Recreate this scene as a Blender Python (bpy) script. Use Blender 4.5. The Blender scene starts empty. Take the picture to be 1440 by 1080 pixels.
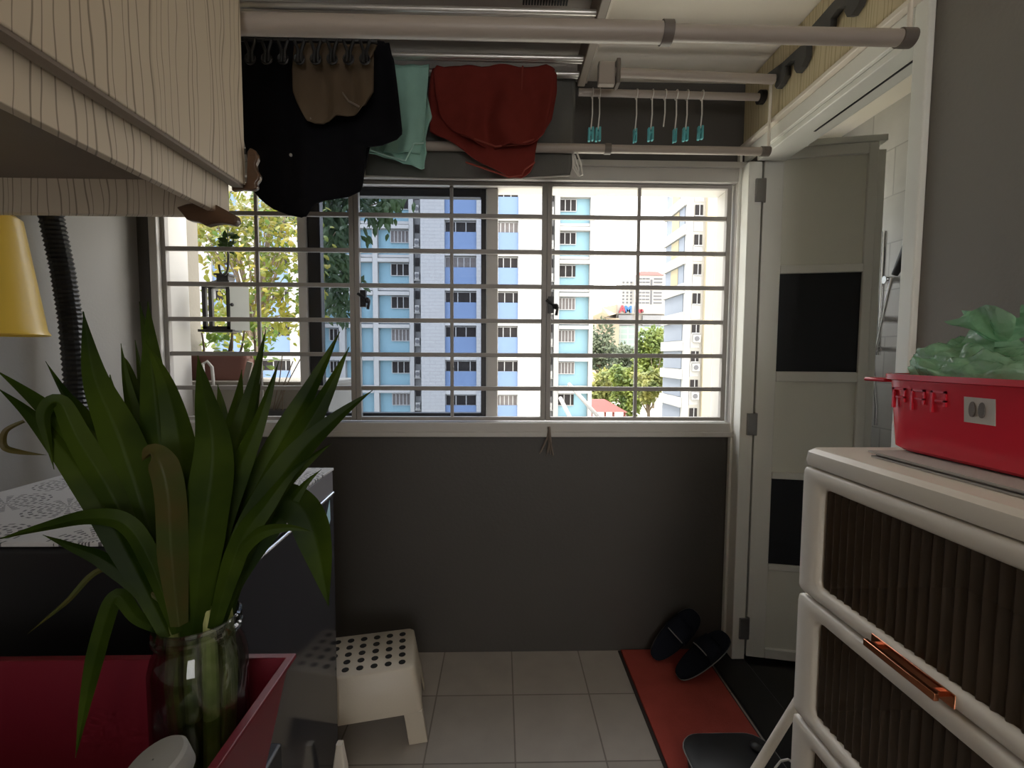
import bpy, bmesh, math, random
from mathutils import Vector, Matrix, noise as mnoise
PI = math.pi
rng = random.Random(7)
scene = bpy.context.scene
C = scene.collection

# ------------------------------------------------------------------ camera
F = 643.0
CAMLOC = Vector((0.0, 0.0, 1.31))
ey = Vector((-0.0233, 0.0622, -1.0)).normalized()
ex = Vector((1.0, -0.005, 0.0)); ex = (ex - ex.dot(ey)*ey).normalized()
ez = ex.cross(ey)
CR = Matrix((ex, ey, ez))               # camera axes -> world
cam = bpy.data.cameras.new('camera'); cam.sensor_width = 36.0; cam.lens = 36.0*F/1440.0
cam.clip_start = 0.02; cam.clip_end = 2000
camo = bpy.data.objects.new('camera', cam); C.objects.link(camo)
camo.matrix_world = Matrix.Translation(CAMLOC) @ CR.to_4x4()
scene.camera = camo

def ray(px, py): return CR @ Vector(((px-720)/F, -(py-540)/F, -1.0))
def U(px, py, Y):                       # point seen at a pixel, on the upright plane at distance Y
    d = ray(px, py); return CAMLOC + d*((Y-CAMLOC.y)/d.y)
def UX(px, py, X):
    d = ray(px, py); return CAMLOC + d*((X-CAMLOC.x)/d.x)
def UZ(px, py, Z):
    d = ray(px, py); return CAMLOC + d*((Z-CAMLOC.z)/d.z)

# ------------------------------------------------------------------ materials
def new_mat(name):
    m = bpy.data.materials.new(name); m.use_nodes = True
    nt = m.node_tree; b = nt.nodes['Principled BSDF']
    return m, nt, b
def nd(nt, t, **kw):
    n = nt.nodes.new(t)
    for k, v in kw.items(): setattr(n, k, v)
    return n
def math_n(nt, op, a, b=None, c=None):
    n = nd(nt, 'ShaderNodeMath', operation=op)
    for i, v in enumerate((a, b, c)):
        if v is None: continue
        if isinstance(v, (int, float)): n.inputs[i].default_value = v
        else: nt.links.new(v, n.inputs[i])
    return n.outputs[0]
def mixc(nt, fac, a, b):
    n = nd(nt, 'ShaderNodeMix', data_type='RGBA')
    if isinstance(fac, (int, float)): n.inputs[0].default_value = fac
    else: nt.links.new(fac, n.inputs[0])
    for i, v in ((6, a), (7, b)):
        if isinstance(v, tuple): n.inputs[i].default_value = (*v[:3], 1)
        else: nt.links.new(v, n.inputs[i])
    return n.outputs[2]
def pm(name, col, rough=.55, metal=0, var=.12, scale=6, bump=0, bscale=150, spec=.5, stretch=(1, 1, 1)):
    """plain procedural material: a colour with soft mottling and an optional fine bump"""
    m, nt, b = new_mat(name)
    tc = nd(nt, 'ShaderNodeTexCoord')
    mp = nd(nt, 'ShaderNodeMapping'); mp.inputs['Scale'].default_value = stretch
    nt.links.new(tc.outputs['Object'], mp.inputs[0])
    n = nd(nt, 'ShaderNodeTexNoise'); n.inputs['Scale'].default_value = scale; n.inputs['Detail'].default_value = 4
    nt.links.new(mp.outputs[0], n.inputs['Vector'])
    lo = tuple(max(0, c*(1-var)) for c in col); hi = tuple(min(1, c*(1+var)) for c in col)
    nt.links.new(mixc(nt, n.outputs['Fac'], lo, hi), b.inputs['Base Color'])
    b.inputs['Roughness'].default_value = rough; b.inputs['Metallic'].default_value = metal
    b.inputs['Specular IOR Level'].default_value = spec
    if bump:
        n2 = nd(nt, 'ShaderNodeTexNoise'); n2.inputs['Scale'].default_value = bscale; n2.inputs['Detail'].default_value = 3
        nt.links.new(mp.outputs[0], n2.inputs['Vector'])
        bp = nd(nt, 'ShaderNodeBump'); bp.inputs['Strength'].default_value = bump; bp.inputs['Distance'].default_value = .004
        nt.links.new(n2.outputs['Fac'], bp.inputs['Height']); nt.links.new(bp.outputs[0], b.inputs['Normal'])
    return m
def brick_mat(name, col, grout, w, h, mortar, off=(0, 0), axes='XY', rough=.35, var=.06, offset=0.0):
    m, nt, b = new_mat(name)
    tc = nd(nt, 'ShaderNodeTexCoord'); sp = nd(nt, 'ShaderNodeSeparateXYZ'); cb = nd(nt, 'ShaderNodeCombineXYZ')
    nt.links.new(tc.outputs['Object'], sp.inputs[0])
    for i, a in enumerate(axes):
        s = None
        for ch in ([a] if a in 'XYZ' else ['X', 'Y']):      # 'H' = X+Y
            s = sp.outputs['XYZ'.index(ch)] if s is None else math_n(nt, 'ADD', s, sp.outputs['XYZ'.index(ch)])
        nt.links.new(math_n(nt, 'SUBTRACT', s, off[i]), cb.inputs[i])
    br = nd(nt, 'ShaderNodeTexBrick', offset=offset)
    br.inputs['Scale'].default_value = 1; br.inputs['Brick Width'].default_value = w; br.inputs['Row Height'].default_value = h
    br.inputs['Mortar Size'].default_value = mortar; br.inputs['Mortar Smooth'].default_value = .1
    br.inputs['Color1'].default_value = (*[c*(1-var) for c in col], 1); br.inputs['Color2'].default_value = (*[min(1, c*(1+var)) for c in col], 1)
    br.inputs['Mortar'].default_value = (*grout, 1)
    nt.links.new(cb.outputs[0], br.inputs['Vector'])
    n = nd(nt, 'ShaderNodeTexNoise'); n.inputs['Scale'].default_value = 9; n.inputs['Detail'].default_value = 5
    nt.links.new(tc.outputs['Object'], n.inputs['Vector'])
    mul = nd(nt, 'ShaderNodeMix', data_type='RGBA', blend_type='MULTIPLY'); mul.inputs[0].default_value = .25
    nt.links.new(br.outputs['Color'], mul.inputs[6]); nt.links.new(n.outputs['Fac'], mul.inputs[7])
    nt.links.new(mul.outputs[2], b.inputs['Base Color']); b.inputs['Roughness'].default_value = rough
    bp = nd(nt, 'ShaderNodeBump'); bp.inputs['Strength'].default_value = .25; bp.inputs['Distance'].default_value = .003; bp.invert = True
    nt.links.new(br.outputs['Fac'], bp.inputs['Height']); nt.links.new(bp.outputs[0], b.inputs['Normal'])
    return m
def laminate(name, base, line, freq=46., width=.02):
    """pale laminate with fine wavering vertical lines"""
    m, nt, b = new_mat(name)
    tc = nd(nt, 'ShaderNodeTexCoord'); sp = nd(nt, 'ShaderNodeSeparateXYZ'); nt.links.new(tc.outputs['Object'], sp.inputs[0])
    h = math_n(nt, 'ADD', sp.outputs[0], sp.outputs[1])
    cb = nd(nt, 'ShaderNodeCombineXYZ'); nt.links.new(math_n(nt, 'MULTIPLY', h, 9.), cb.inputs[0]); nt.links.new(math_n(nt, 'MULTIPLY', sp.outputs[2], 3.), cb.inputs[1])
    n1 = nd(nt, 'ShaderNodeTexNoise'); n1.inputs['Scale'].default_value = 1; n1.inputs['Detail'].default_value = 2
    nt.links.new(cb.outputs[0], n1.inputs['Vector'])
    h2 = math_n(nt, 'ADD', h, math_n(nt, 'MULTIPLY', n1.outputs['Fac'], .06))
    n2 = nd(nt, 'ShaderNodeTexNoise', noise_dimensions='1D'); n2.inputs['Scale'].default_value = 22; n2.inputs['Detail'].default_value = 2
    nt.links.new(h2, n2.inputs['W'])
    ph = math_n(nt, 'FRACT', math_n(nt, 'ADD', math_n(nt, 'MULTIPLY', h2, freq), math_n(nt, 'MULTIPLY', n2.outputs['Fac'], 3.2)))
    fac = nd(nt, 'ShaderNodeMapRange'); fac.inputs[1].default_value = width*.5; fac.inputs[2].default_value = width*1.3
    fac.inputs[3].default_value = .85; fac.inputs[4].default_value = 0
    nt.links.new(math_n(nt, 'ABSOLUTE', math_n(nt, 'SUBTRACT', ph, .5)), fac.inputs[0])
    nt.links.new(mixc(nt, fac.outputs[0], base, line), b.inputs['Base Color']); b.inputs['Roughness'].default_value = .5
    return m
def clear_mat(name, tint, refl=.12, rough=.02):
    """thin clear sheet: tinted see-through with mirror reflections at grazing angles"""
    m, nt, b = new_mat(name); out = nt.nodes['Material Output']
    tr = nd(nt, 'ShaderNodeBsdfTransparent'); tr.inputs[0].default_value = (*tint, 1)
    gl = nd(nt, 'ShaderNodeBsdfGlossy'); gl.inputs['Roughness'].default_value = rough
    lw = nd(nt, 'ShaderNodeLayerWeight'); lw.inputs[0].default_value = .35
    mx = nd(nt, 'ShaderNodeMixShader')
    nt.links.new(math_n(nt, 'ADD', math_n(nt, 'MULTIPLY', lw.outputs['Fresnel'], refl*2.), refl*.15), mx.inputs[0])
    nt.links.new(tr.outputs[0], mx.inputs[1]); nt.links.new(gl.outputs[0], mx.inputs[2]); nt.links.new(mx.outputs[0], out.inputs[0])
    return m
def leaf_mat(name, c1, c2, trans=.35, scale=3., rough=.5, spec=.25):
    m, nt, b = new_mat(name); out = nt.nodes['Material Output']
    tc = nd(nt, 'ShaderNodeTexCoord'); n = nd(nt, 'ShaderNodeTexNoise'); n.inputs['Scale'].default_value = scale; n.inputs['Detail'].default_value = 3
    nt.links.new(tc.outputs['Object'], n.inputs['Vector'])
    rp = nd(nt, 'ShaderNodeMapRange'); rp.inputs[1].default_value = .35; rp.inputs[2].default_value = .65; nt.links.new(n.outputs['Fac'], rp.inputs[0])
    col = mixc(nt, rp.outputs[0], c1, c2)
    nt.links.new(col, b.inputs['Base Color']); b.inputs['Roughness'].default_value = rough; b.inputs['Specular IOR Level'].default_value = spec
    t = nd(nt, 'ShaderNodeBsdfTranslucent'); nt.links.new(col, t.inputs[0])
    mx = nd(nt, 'ShaderNodeMixShader'); mx.inputs[0].default_value = trans
    nt.links.new(b.outputs[0], mx.inputs[1]); nt.links.new(t.outputs[0], mx.inputs[2]); nt.links.new(mx.outputs[0], out.inputs[0])
    return m

M = {}
def E(c, k=.33): return tuple(x*k for x in c)
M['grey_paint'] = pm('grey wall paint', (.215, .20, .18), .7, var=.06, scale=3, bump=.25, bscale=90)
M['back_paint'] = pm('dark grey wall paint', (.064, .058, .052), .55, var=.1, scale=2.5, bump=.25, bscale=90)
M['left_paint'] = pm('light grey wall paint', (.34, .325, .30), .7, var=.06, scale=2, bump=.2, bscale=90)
M['ceiling'] = pm('ceiling paint', (.90, .84, .73), .8, var=.03, bump=.15, bscale=60)
M['floor'] = brick_mat('floor tiles', (.43, .39, .35), (.22, .195, .17), .295, .295, .0028, (.05-.295*10, 1.690-.295*20), rough=.4)
M['bath_tile'] = brick_mat('white bathroom tiles', (.72, .71, .68), (.55, .54, .52), .25, .20, .003, axes='HZ', rough=.2, offset=.5)
M['black_tile'] = pm('black floor stone', (.006, .006, .007), .35, var=.3, scale=20)
M['alu'] = pm('white painted aluminium', (.62, .62, .60), .4, var=.05, scale=5)
M['win_white'] = pm('off white window frame', (.50, .48, .45), .45, var=.08, scale=8)
M['grille'] = pm('painted steel grille', (.33, .31, .29), .5, var=.1, scale=10)
M['black_frame'] = pm('black sash frame', (.012, .012, .014), .4)
M['tint'] = clear_mat('tinted window glass', (.60, .64, .71), refl=.05)
M['clear'] = clear_mat('clear glass', (.84, .88, .85), refl=.30)
M['water'] = clear_mat('water', (.70, .76, .60), refl=.1)
M['door_white'] = pm('white door frame', (.75, .75, .70), .45, var=.05)
M['door_panel'] = pm('grey door panel', (.74, .74, .66), .5, var=.04)
M['door_black'] = pm('black door panel', (.004, .005, .009), .5, var=.2)
M['steel'] = pm('dull steel', (.35, .34, .33), .35, metal=.9)
M['chrome'] = pm('chrome', (.8, .8, .8), .12, metal=1, var=.02)
M['dark_steel'] = pm('dark grey steel', (.06, .06, .06), .5, var=.15)
M['laminate'] = laminate('striped cream laminate', (.56, .47, .36), (.19, .145, .10), freq=58, width=.075)
M['laminate_y'] = laminate('striped yellow laminate', (.60, .52, .34), (.38, .31, .17), freq=70, width=.10)
M['wood'] = pm('carved brown wood', (.085, .045, .024), .3, var=.5, scale=25, stretch=(1, 1, 3))
M['trim_brown'] = pm('taupe edging', (.20, .16, .13), .5)
M['pole'] = pm('taupe painted pole', (.36, .31, .27), .4, var=.06, stretch=(1, 8, 8))
M['pole_joint'] = pm('dark pole joint', (.13, .11, .095), .5)
M['rack_body'] = pm('rack housing', (.40, .36, .32), .5, var=.04)
M['rack_tube'] = pm('aluminium tube', (.62, .60, .57), .3, metal=.6, var=.04)
M['black'] = pm('black plastic', (.010, .010, .011), .45)
M['black_cloth'] = pm('black cotton', (.006, .006, .008), .9, var=.3, scale=40, spec=.1)
M['beige_cloth'] = pm('beige cotton', (.125, .092, .062), .9, var=.12, scale=20, bump=.3, bscale=500, spec=.1)
M['green_cloth'] = pm('pale green towel', (.32, .55, .47), .9, var=.1, scale=25, bump=.4, bscale=600, spec=.1)
M['green_hem'] = pm('pale green hem', (.45, .68, .60), .9, spec=.1)
M['red_cloth'] = pm('dark red towel', (.17, .028, .022), .95, var=.15, scale=25, bump=.5, bscale=600, spec=.05)
M['red_hem'] = pm('dark red hem', (.24, .055, .04), .95, spec=.05)
M['grey_cloth'] = pm('grey cloth', (.12, .118, .11), .95, var=.1, scale=18, bump=.3, bscale=500, spec=.1)
M['teal'] = pm('teal plastic', (.10, .42, .46), .4)
M['white_cord'] = pm('white cord', (.7, .68, .64), .7)
M['washer'] = pm('dark washer enamel', (.035, .035, .042), .10, var=.1, scale=3, spec=.6)
M['washer_band'] = pm('grey washer band', (.20, .195, .205), .25, var=.05)
M['silver'] = pm('silver trim', (.75, .75, .76), .2, metal=.9, var=.02)
M['sticker'] = pm('pale blue sticker', (.45, .72, .85), .4)
M['washer_black'] = pm('black washer side', (.008, .008, .009), .4)
M['hose'] = pm('black hose', (.012, .012, .012), .45)
M['yellow'] = pm('yellow plastic', (.72, .47, .06), .3, var=.06, scale=4)
M['stool'] = pm('cream plastic', (.52, .46, .37), .4, var=.04, bump=.1, bscale=200)
M['hole'] = pm('dark hole', (.01, .009, .008), .8)
M['mat_red'] = pm('red floor mat', (.36, .07, .055), .95, var=.2, scale=12, bump=.6, bscale=350, spec=.05)
M['mat_edge'] = pm('dark mat backing', (.03, .02, .018), .9)
M['navy'] = pm('navy rubber', (.006, .008, .015), .85, spec=.2)
M['sole'] = pm('pale sole edge', (.28, .28, .27), .6)
M['unit'] = pm('cream plastic cabinet', (.74, .68, .59), .4, var=.04, scale=3)
M['copper'] = pm('copper', (.62, .25, .14), .2, metal=1, var=.05)
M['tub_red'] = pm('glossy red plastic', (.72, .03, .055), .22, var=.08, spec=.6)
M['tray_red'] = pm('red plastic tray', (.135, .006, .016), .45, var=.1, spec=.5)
M['label'] = pm('paper label', (.60, .57, .53), .6, var=.05)
M['print'] = pm('label print', (.16, .14, .13), .6)
M['paper'] = pm('stacked papers', (.40, .38, .35), .7)
M['bag'] = None
M['pandan'] = leaf_mat('pandan leaf', (.010, .023, .002), (.040, .066, .005), .22, 9, .5, .12)
M['pandan_dry'] = leaf_mat('browning pandan leaf', (.075, .05, .014), (.04, .055, .012), .15, 14)
M['pandan_stem'] = leaf_mat('pale pandan stem', (.17, .18, .055), (.06, .085, .018), .25, 30)
M['pandan_pale'] = leaf_mat('pale cut pandan stem', (.46, .47, .20), (.20, .24, .06), .25, 18)
M['yellow_leaf'] = leaf_mat('yellow green leaf', (.16, .135, .015), (.045, .085, .010), .42, 3.2)
M['dark_leaf'] = leaf_mat('dark green leaf', (.008, .020, .006), (.022, .042, .009), .2, 1.2)
M['lime_leaf'] = leaf_mat('lime leaf', (.16, .22, .03), (.08, .15, .03), .4, 12)
M['tree_grey'] = leaf_mat('grey green leaf', (.06, .08, .05), (.13, .15, .09), .3, .5)
M['tree_lime'] = leaf_mat('bright tree leaf', (.15, .18, .03), (.07, .11, .03), .3, .5)
M['tree_olive'] = leaf_mat('olive tree leaf', (.21, .20, .05), (.10, .13, .04), .3, .5)
M['bark'] = pm('bark', (.12, .09, .06), .9, var=.3, scale=12, bump=.5, bscale=30)
M['terracotta'] = pm('brown planter plastic', (.15, .06, .045), .5, var=.1)
M['soil'] = pm('soil', (.03, .022, .016), .95, var=.4, scale=60, bump=.8, bscale=120)
M['concrete'] = pm('cream concrete', E((.62, .56, .46)), .85, var=.12, scale=5, bump=.3, bscale=60)
M['lantern'] = pm('black lantern metal', (.012, .010, .010), .5)
M['frost'] = pm('frosted lantern pane', (.60, .62, .58), .5)
M['bl_white'] = pm('white block paint', E((.80, .79, .77)), .8, var=.04, scale=.6)
M['bl_white2'] = brick_mat('white block brick paint', E((.80, .80, .80)), E((.68, .68, .69)), .9, .28, .025, axes='HZ', rough=.8, offset=.5, var=.02)
M['bl_cyan'] = pm('light blue block paint', E((.42, .72, .86)), .8, var=.04, scale=.5)
M['bl_blue'] = pm('periwinkle block paint', E((.26, .40, .70)), .8, var=.04, scale=.5)
M['bl_grey'] = pm('grey recess paint', E((.36, .36, .36)), .8)
M['bl_glass'] = pm('dark flat window', (.016, .014, .014), .5, var=.6, scale=1.5, spec=.1)
M['bl_frame'] = pm('white bars', E((.75, .75, .75)), .6)
M['bl_curtain'] = pm('window curtain', (.09, .08, .078), .8, var=.3, scale=3)
M['cream'] = pm('cream block paint', E((.82, .72, .52)), .8, var=.05, scale=.5)
M['cream2'] = pm('pale block paint', E((.80, .76, .68)), .8, var=.04, scale=.5)
M['slate'] = pm('grey blue panel', E((.38, .44, .55)), .7, var=.08, scale=.6)
M['yellow_panel'] = pm('yellow panel', E((.70, .58, .33)), .7)
M['far_white'] = pm('far tower paint', E((.80, .78, .75)), .8)
M['far_win'] = pm('far tower window', E((.20, .20, .22)), .6)
M['roof_red'] = pm('red roof', E((.55, .13, .11)), .8, var=.1, scale=1)
M['mall'] = pm('mall cladding', E((.74, .68, .62)), .8, var=.04, scale=.3)
M['mall_tan'] = pm('mall tan cladding', E((.74, .60, .44)), .8, var=.04, scale=.3)
M['mall_glass'] = brick_mat('mall green glass', E((.50, .66, .60)), E((.72, .76, .73)), 2.4, 1.7, .18, axes='HZ', rough=.4)
M['mall_grey'] = pm('mall grey screen', E((.46, .46, .48)), .7)
M['sign_red'] = pm('red sign letter', E((.72, .05, .09)), .5)
M['sign_blue'] = pm('blue sign letter', E((.03, .24, .62)), .5)
M['ground'] = pm('pale pavement and grass ground', (.50, .48, .40), .95, var=.2, scale=.2)

def bag_mat():
    m, nt, b = new_mat('green plastic bag'); out = nt.nodes['Material Output']
    b.inputs['Base Color'].default_value = (.36, .62, .42, 1); b.inputs['Roughness'].default_value = .2
    b.inputs['Specular IOR Level'].default_value = .8
    tc = nd(nt, 'ShaderNodeTexCoord'); n = nd(nt, 'ShaderNodeTexNoise'); n.inputs['Scale'].default_value = 28; n.inputs['Detail'].default_value = 3
    nt.links.new(tc.outputs['Object'], n.inputs['Vector'])
    bp = nd(nt, 'ShaderNodeBump'); bp.inputs['Strength'].default_value = .9; bp.inputs['Distance'].default_value = .02
    nt.links.new(n.outputs['Fac'], bp.inputs['Height']); nt.links.new(bp.outputs[0], b.inputs['Normal'])
    tr = nd(nt, 'ShaderNodeBsdfTransparent'); tr.inputs[0].default_value = (.50, .82, .58, 1)
    mx = nd(nt, 'ShaderNodeMixShader'); mx.inputs[0].default_value = .45
    nt.links.new(b.outputs[0], mx.inputs[1]); nt.links.new(tr.outputs[0], mx.inputs[2]); nt.links.new(mx.outputs[0], out.inputs[0])
    return m
M['bag'] = bag_mat()
def smoke_mat():
    m, nt, b = new_mat('smoky ribbed plastic'); out = nt.nodes['Material Output']
    b.inputs['Base Color'].default_value = (.10, .074, .054, 1); b.inputs['Roughness'].default_value = .18
    tr = nd(nt, 'ShaderNodeBsdfTransparent'); tr.inputs[0].default_value = (.42, .34, .26, 1)
    mx = nd(nt, 'ShaderNodeMixShader'); mx.inputs[0].default_value = .5
    nt.links.new(b.outputs[0], mx.inputs[1]); nt.links.new(tr.outputs[0], mx.inputs[2]); nt.links.new(mx.outputs[0], out.inputs[0])
    return m
M['smoke'] = smoke_mat()
def cover_mat():
    """pale cloth with medallions of dark dashes"""
    m, nt, b = new_mat('patterned washer cover')
    tc = nd(nt, 'ShaderNodeTexCoord'); sp = nd(nt, 'ShaderNodeSeparateXYZ'); cb = nd(nt, 'ShaderNodeCombineXYZ')
    nt.links.new(tc.outputs['Object'], sp.inputs[0]); nt.links.new(sp.outputs[0], cb.inputs[0]); nt.links.new(sp.outputs[1], cb.inputs[1])
    v = nd(nt, 'ShaderNodeTexVoronoi', voronoi_dimensions='2D'); v.inputs['Scale'].default_value = 5.0; v.inputs['Randomness'].default_value = .35
    nt.links.new(cb.outputs[0], v.inputs['Vector'])
    dist = v.outputs['Distance']
    ang = nd(nt, 'ShaderNodeVectorMath', operation='SUBTRACT')
    sc = nd(nt, 'ShaderNodeVectorMath', operation='SCALE'); sc.inputs['Scale'].default_value = 1.0
    nt.links.new(cb.outputs[0], sc.inputs[0]); nt.links.new(sc.outputs[0], ang.inputs[0]); nt.links.new(v.outputs['Position'], ang.inputs[1])
    s2 = nd(nt, 'ShaderNodeSeparateXYZ'); nt.links.new(ang.outputs[0], s2.inputs[0])
    at = math_n(nt, 'ARCTAN2', s2.outputs[1], s2.outputs[0])
    ring = math_n(nt, 'GREATER_THAN', math_n(nt, 'SINE', math_n(nt, 'MULTIPLY', dist, 88.)), .0)
    spoke = math_n(nt, 'GREATER_THAN', math_n(nt, 'SINE', math_n(nt, 'MULTIPLY', at, 20.)), -.1)
    inside = math_n(nt, 'LESS_THAN', dist, .38)
    fac = math_n(nt, 'MULTIPLY', math_n(nt, 'MULTIPLY', ring, spoke), inside)
    nt.links.new(mixc(nt, math_n(nt, 'MULTIPLY', fac, .95), (.47, .46, .455), (.06, .055, .06)), b.inputs['Base Color'])
    b.inputs['Roughness'].default_value = .55
    return m
M['cover'] = cover_mat()

# ------------------------------------------------------------------ geometry helpers
class MB:
    def __init__(s): s.bm = bmesh.new()
    def box(s, a, b, R=None, o=None):
        a, b = Vector(a), Vector(b)
        vs = []
        for z in (a.z, b.z):
            for x, y in ((a.x, a.y), (b.x, a.y), (b.x, b.y), (a.x, b.y)):
                p = Vector((x, y, z))
                if R is not None: p = R @ p
                if o is not None: p = p + o
                vs.append(s.bm.verts.new(p))
        for f in ((3, 2, 1, 0), (4, 5, 6, 7), (0, 1, 5, 4), (1, 2, 6, 5), (2, 3, 7, 6), (3, 0, 4, 7)):
            s.bm.faces.new([vs[i] for i in f])
        return s
    def loft(s, rings, cap=True, closed=True):
        vr = [[s.bm.verts.new(p) for p in r] for r in rings]
        for a, b in zip(vr, vr[1:]):
            n = len(a)
            for i in range(n if closed else n-1):
                j = (i+1) % n
                try: s.bm.faces.new((a[i], a[j], b[j], b[i]))
                except ValueError: pass
        if cap:
            try: s.bm.faces.new(vr[0][::-1]); s.bm.faces.new(vr[-1])
            except ValueError: pass
        return s
    def tube(s, pts, r, n=12, cap=True):
        pts = [Vector(p) for p in pts]
        rs = r if isinstance(r, (list, tuple)) else [r]*len(pts)
        rings = []; nrm = None
        for i, p in enumerate(pts):
            t = (pts[min(i+1, len(pts)-1)] - pts[max(i-1, 0)]).normalized()
            if nrm is None:
                up = Vector((0, 0, 1)) if abs(t.z) < .9 else Vector((1, 0, 0))
                nrm = t.cross(up).normalized()
            else:
                nrm = (nrm - nrm.dot(t)*t).normalized()
            bn = t.cross(nrm)
            rings.append([p + rs[i]*(math.cos(2*PI*k/n)*nrm + math.sin(2*PI*k/n)*bn) for k in range(n)])
        return s.loft(rings, cap)
    def lathe(s, prof, c=(0, 0, 0), n=32, R=None, cap=False):
        c = Vector(c); rings = []
        for r, z in prof:
            ring = []
            for k in range(n):
                p = Vector((r*math.cos(2*PI*k/n), r*math.sin(2*PI*k/n), z))
                if R is not None: p = R @ p
                ring.append(p + c)
            rings.append(ring)
        return s.loft(rings, cap)
    def prism(s, poly, off):
        off = Vector(off)
        return s.loft([[Vector(p) for p in poly], [Vector(p)+off for p in poly]])
    def sphere(s, c, r, n=12, sq=(1, 1, 1)):
        c = Vector(c); rings = []
        for i in range(n+1):
            a = PI*i/n; rr = max(math.sin(a), 1e-3)
            rings.append([c + Vector((r*sq[0]*rr*math.cos(2*PI*k/n), r*sq[1]*rr*math.sin(2*PI*k/n), -r*sq[2]*math.cos(a))) for k in range(n)])
        return s.loft(rings, True)
    def grid(s, rows):
        return s.loft(rows, cap=False, closed=False)
    def build(s, name, mat, parent=None, smooth=True, bevel=0, seg=2, solid=0, sub=0, ang=35):
        bmesh.ops.recalc_face_normals(s.bm, faces=s.bm.faces)
        me = bpy.data.meshes.new(name); s.bm.to_mesh(me); s.bm.free()
        me.materials.append(mat)
        if smooth:
            me.polygons.foreach_set('use_smooth', [True]*len(me.polygons)); me.set_sharp_from_angle(angle=math.radians(ang))
        o = bpy.data.objects.new(name, me); C.objects.link(o)
        if parent is not None: o.parent = parent; o.matrix_parent_inverse = Matrix.Translation(-parent_loc(parent))
        if solid:
            md = o.modifiers.new('solid', 'SOLIDIFY'); md.thickness = solid; md.offset = 0
        if bevel:
            md = o.modifiers.new('bevel', 'BEVEL'); md.width = bevel; md.segments = seg; md.limit_method = 'ANGLE'; md.angle_limit = math.radians(40)
        if sub:
            md = o.modifiers.new('sub', 'SUBSURF'); md.levels = sub; md.render_levels = sub
        return o
def parent_loc(p):
    v = Vector(p.location)
    q = p.parent
    while q is not None: q = q.parent
    return v if p.parent is None else Vector(PLOC.get(p.name, (0, 0, 0)))
PLOC = {}
def tag(o, label, cat, group=None, kind=None):
    o['label'] = label; o['category'] = cat
    if group: o['group'] = group
    if kind: o['kind'] = kind
    return o
def thing(name, label, cat, loc=(0, 0, 0), group=None, kind=None):
    o = bpy.data.objects.new(name, None); o.empty_display_size = .05; o.location = loc; C.objects.link(o)
    return tag(o, label, cat, group, kind)
def struct(name, mb, mat, label=None, cat=None, **kw):
    o = mb.build(name, mat, **kw); o['kind'] = 'structure'
    if label: o['label'] = label
    if cat: o['category'] = cat
    return o
# sub-parts sit under parts whose own origin is the world origin shifted by the thing: keep world coordinates
def sub(mb, name, mat, part, **kw):
    o = mb.build(name, mat, None, **kw); o.parent = part
    bpy.context.view_layer.update()
    o.matrix_parent_inverse = part.matrix_world.inverted()
    return o

# ------------------------------------------------------------------ room shell
XL, XR, D, ZC = -1.50, 1.03, 1.95, 2.44
WX0, WX1, WZ0, WZ1 = -1.43, .995, .995, 2.085         # window hole
m = MB(); m.box((XL-.15, -2.6, -.12), (XR+.02, D+.12, 0)); struct('floor', m, M['floor'], 'grey beige tiled floor of the service yard', 'floor')
m = MB(); m.box((XL-.15, -2.6, ZC), (XR+.05, D+.12, ZC+.15)); struct('ceiling', m, M['ceiling'], 'off white plaster ceiling', 'ceiling')
m = MB()
m.box((XL-.12, D, 0), (WX0, D+.12, ZC)); m.box((WX1, D, 0), (XR+.10, D+.12, ZC))
m.box((WX0, D, 0), (WX1, D+.12, WZ0)); m.box((WX0, D, WZ1), (WX1, D+.12, ZC))
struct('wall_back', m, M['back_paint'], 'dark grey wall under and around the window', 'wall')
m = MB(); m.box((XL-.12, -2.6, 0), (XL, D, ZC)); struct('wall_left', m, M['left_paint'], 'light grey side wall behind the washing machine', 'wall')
DY0, DY1, DZ = 1.144, 1.915, 2.118
m = MB(); m.box((XR, -2.6, 0), (XR+.10, DY0-.001, ZC)); m.box((XR, DY0, DZ), (XR+.10, D, ZC)); m.box((XR, DY1, 0), (XR+.10, D, DZ))
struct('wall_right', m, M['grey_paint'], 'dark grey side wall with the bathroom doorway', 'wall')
m = MB()
for a, b in (((XL-.12, -2.7, 0), (-.1, -2.6, ZC)), ((.95, -2.7, 0), (XR+.1, -2.6, ZC)), ((-.1, -2.7, 0), (.95, -2.6, .75)), ((-.1, -2.7, 2.15), (.95, -2.6, ZC))): m.box(a, b)  # unseen opening added in this wall so sky light brightens the room
struct('wall_rear', m, M['left_paint'], 'kitchen wall behind with an opening added to let in daylight', 'wall')
# bathroom beyond the doorway
BX, BY, BZ = 1.667, 2.30, 2.39
m = MB(); m.box((XR+.02, .6, -.12), (BX+.1, D, -.005)); m.box((XR+.10, D, -.12), (BX+.1, BY+.05, -.005)); struct('floor_bathroom', m, M['black_tile'], 'black bathroom floor beyond the doorway', 'floor')
m = MB(); m.box((BX, .6, 0), (BX+.1, BY+.1, BZ+.05)); struct('wall_bathroom_side', m, M['bath_tile'], 'white tiled bathroom wall with the shower', 'wall')
m = MB(); m.box((XR+.10, .5, 0), (BX+.1, .6, BZ+.05)); struct('wall_bathroom_near', m, M['bath_tile'])
m = MB()
for a, b in (((XR+.1, BY, 0), (1.25, BY+.05, BZ)), ((1.6, BY, 0), (BX, BY+.05, BZ)), ((1.25, BY, 0), (1.6, BY+.05, 1.62)), ((1.25, BY, 2.12), (1.6, BY+.05, BZ))): m.box(a, b)
struct('wall_bathroom_back', m, M['bath_tile'])
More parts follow.
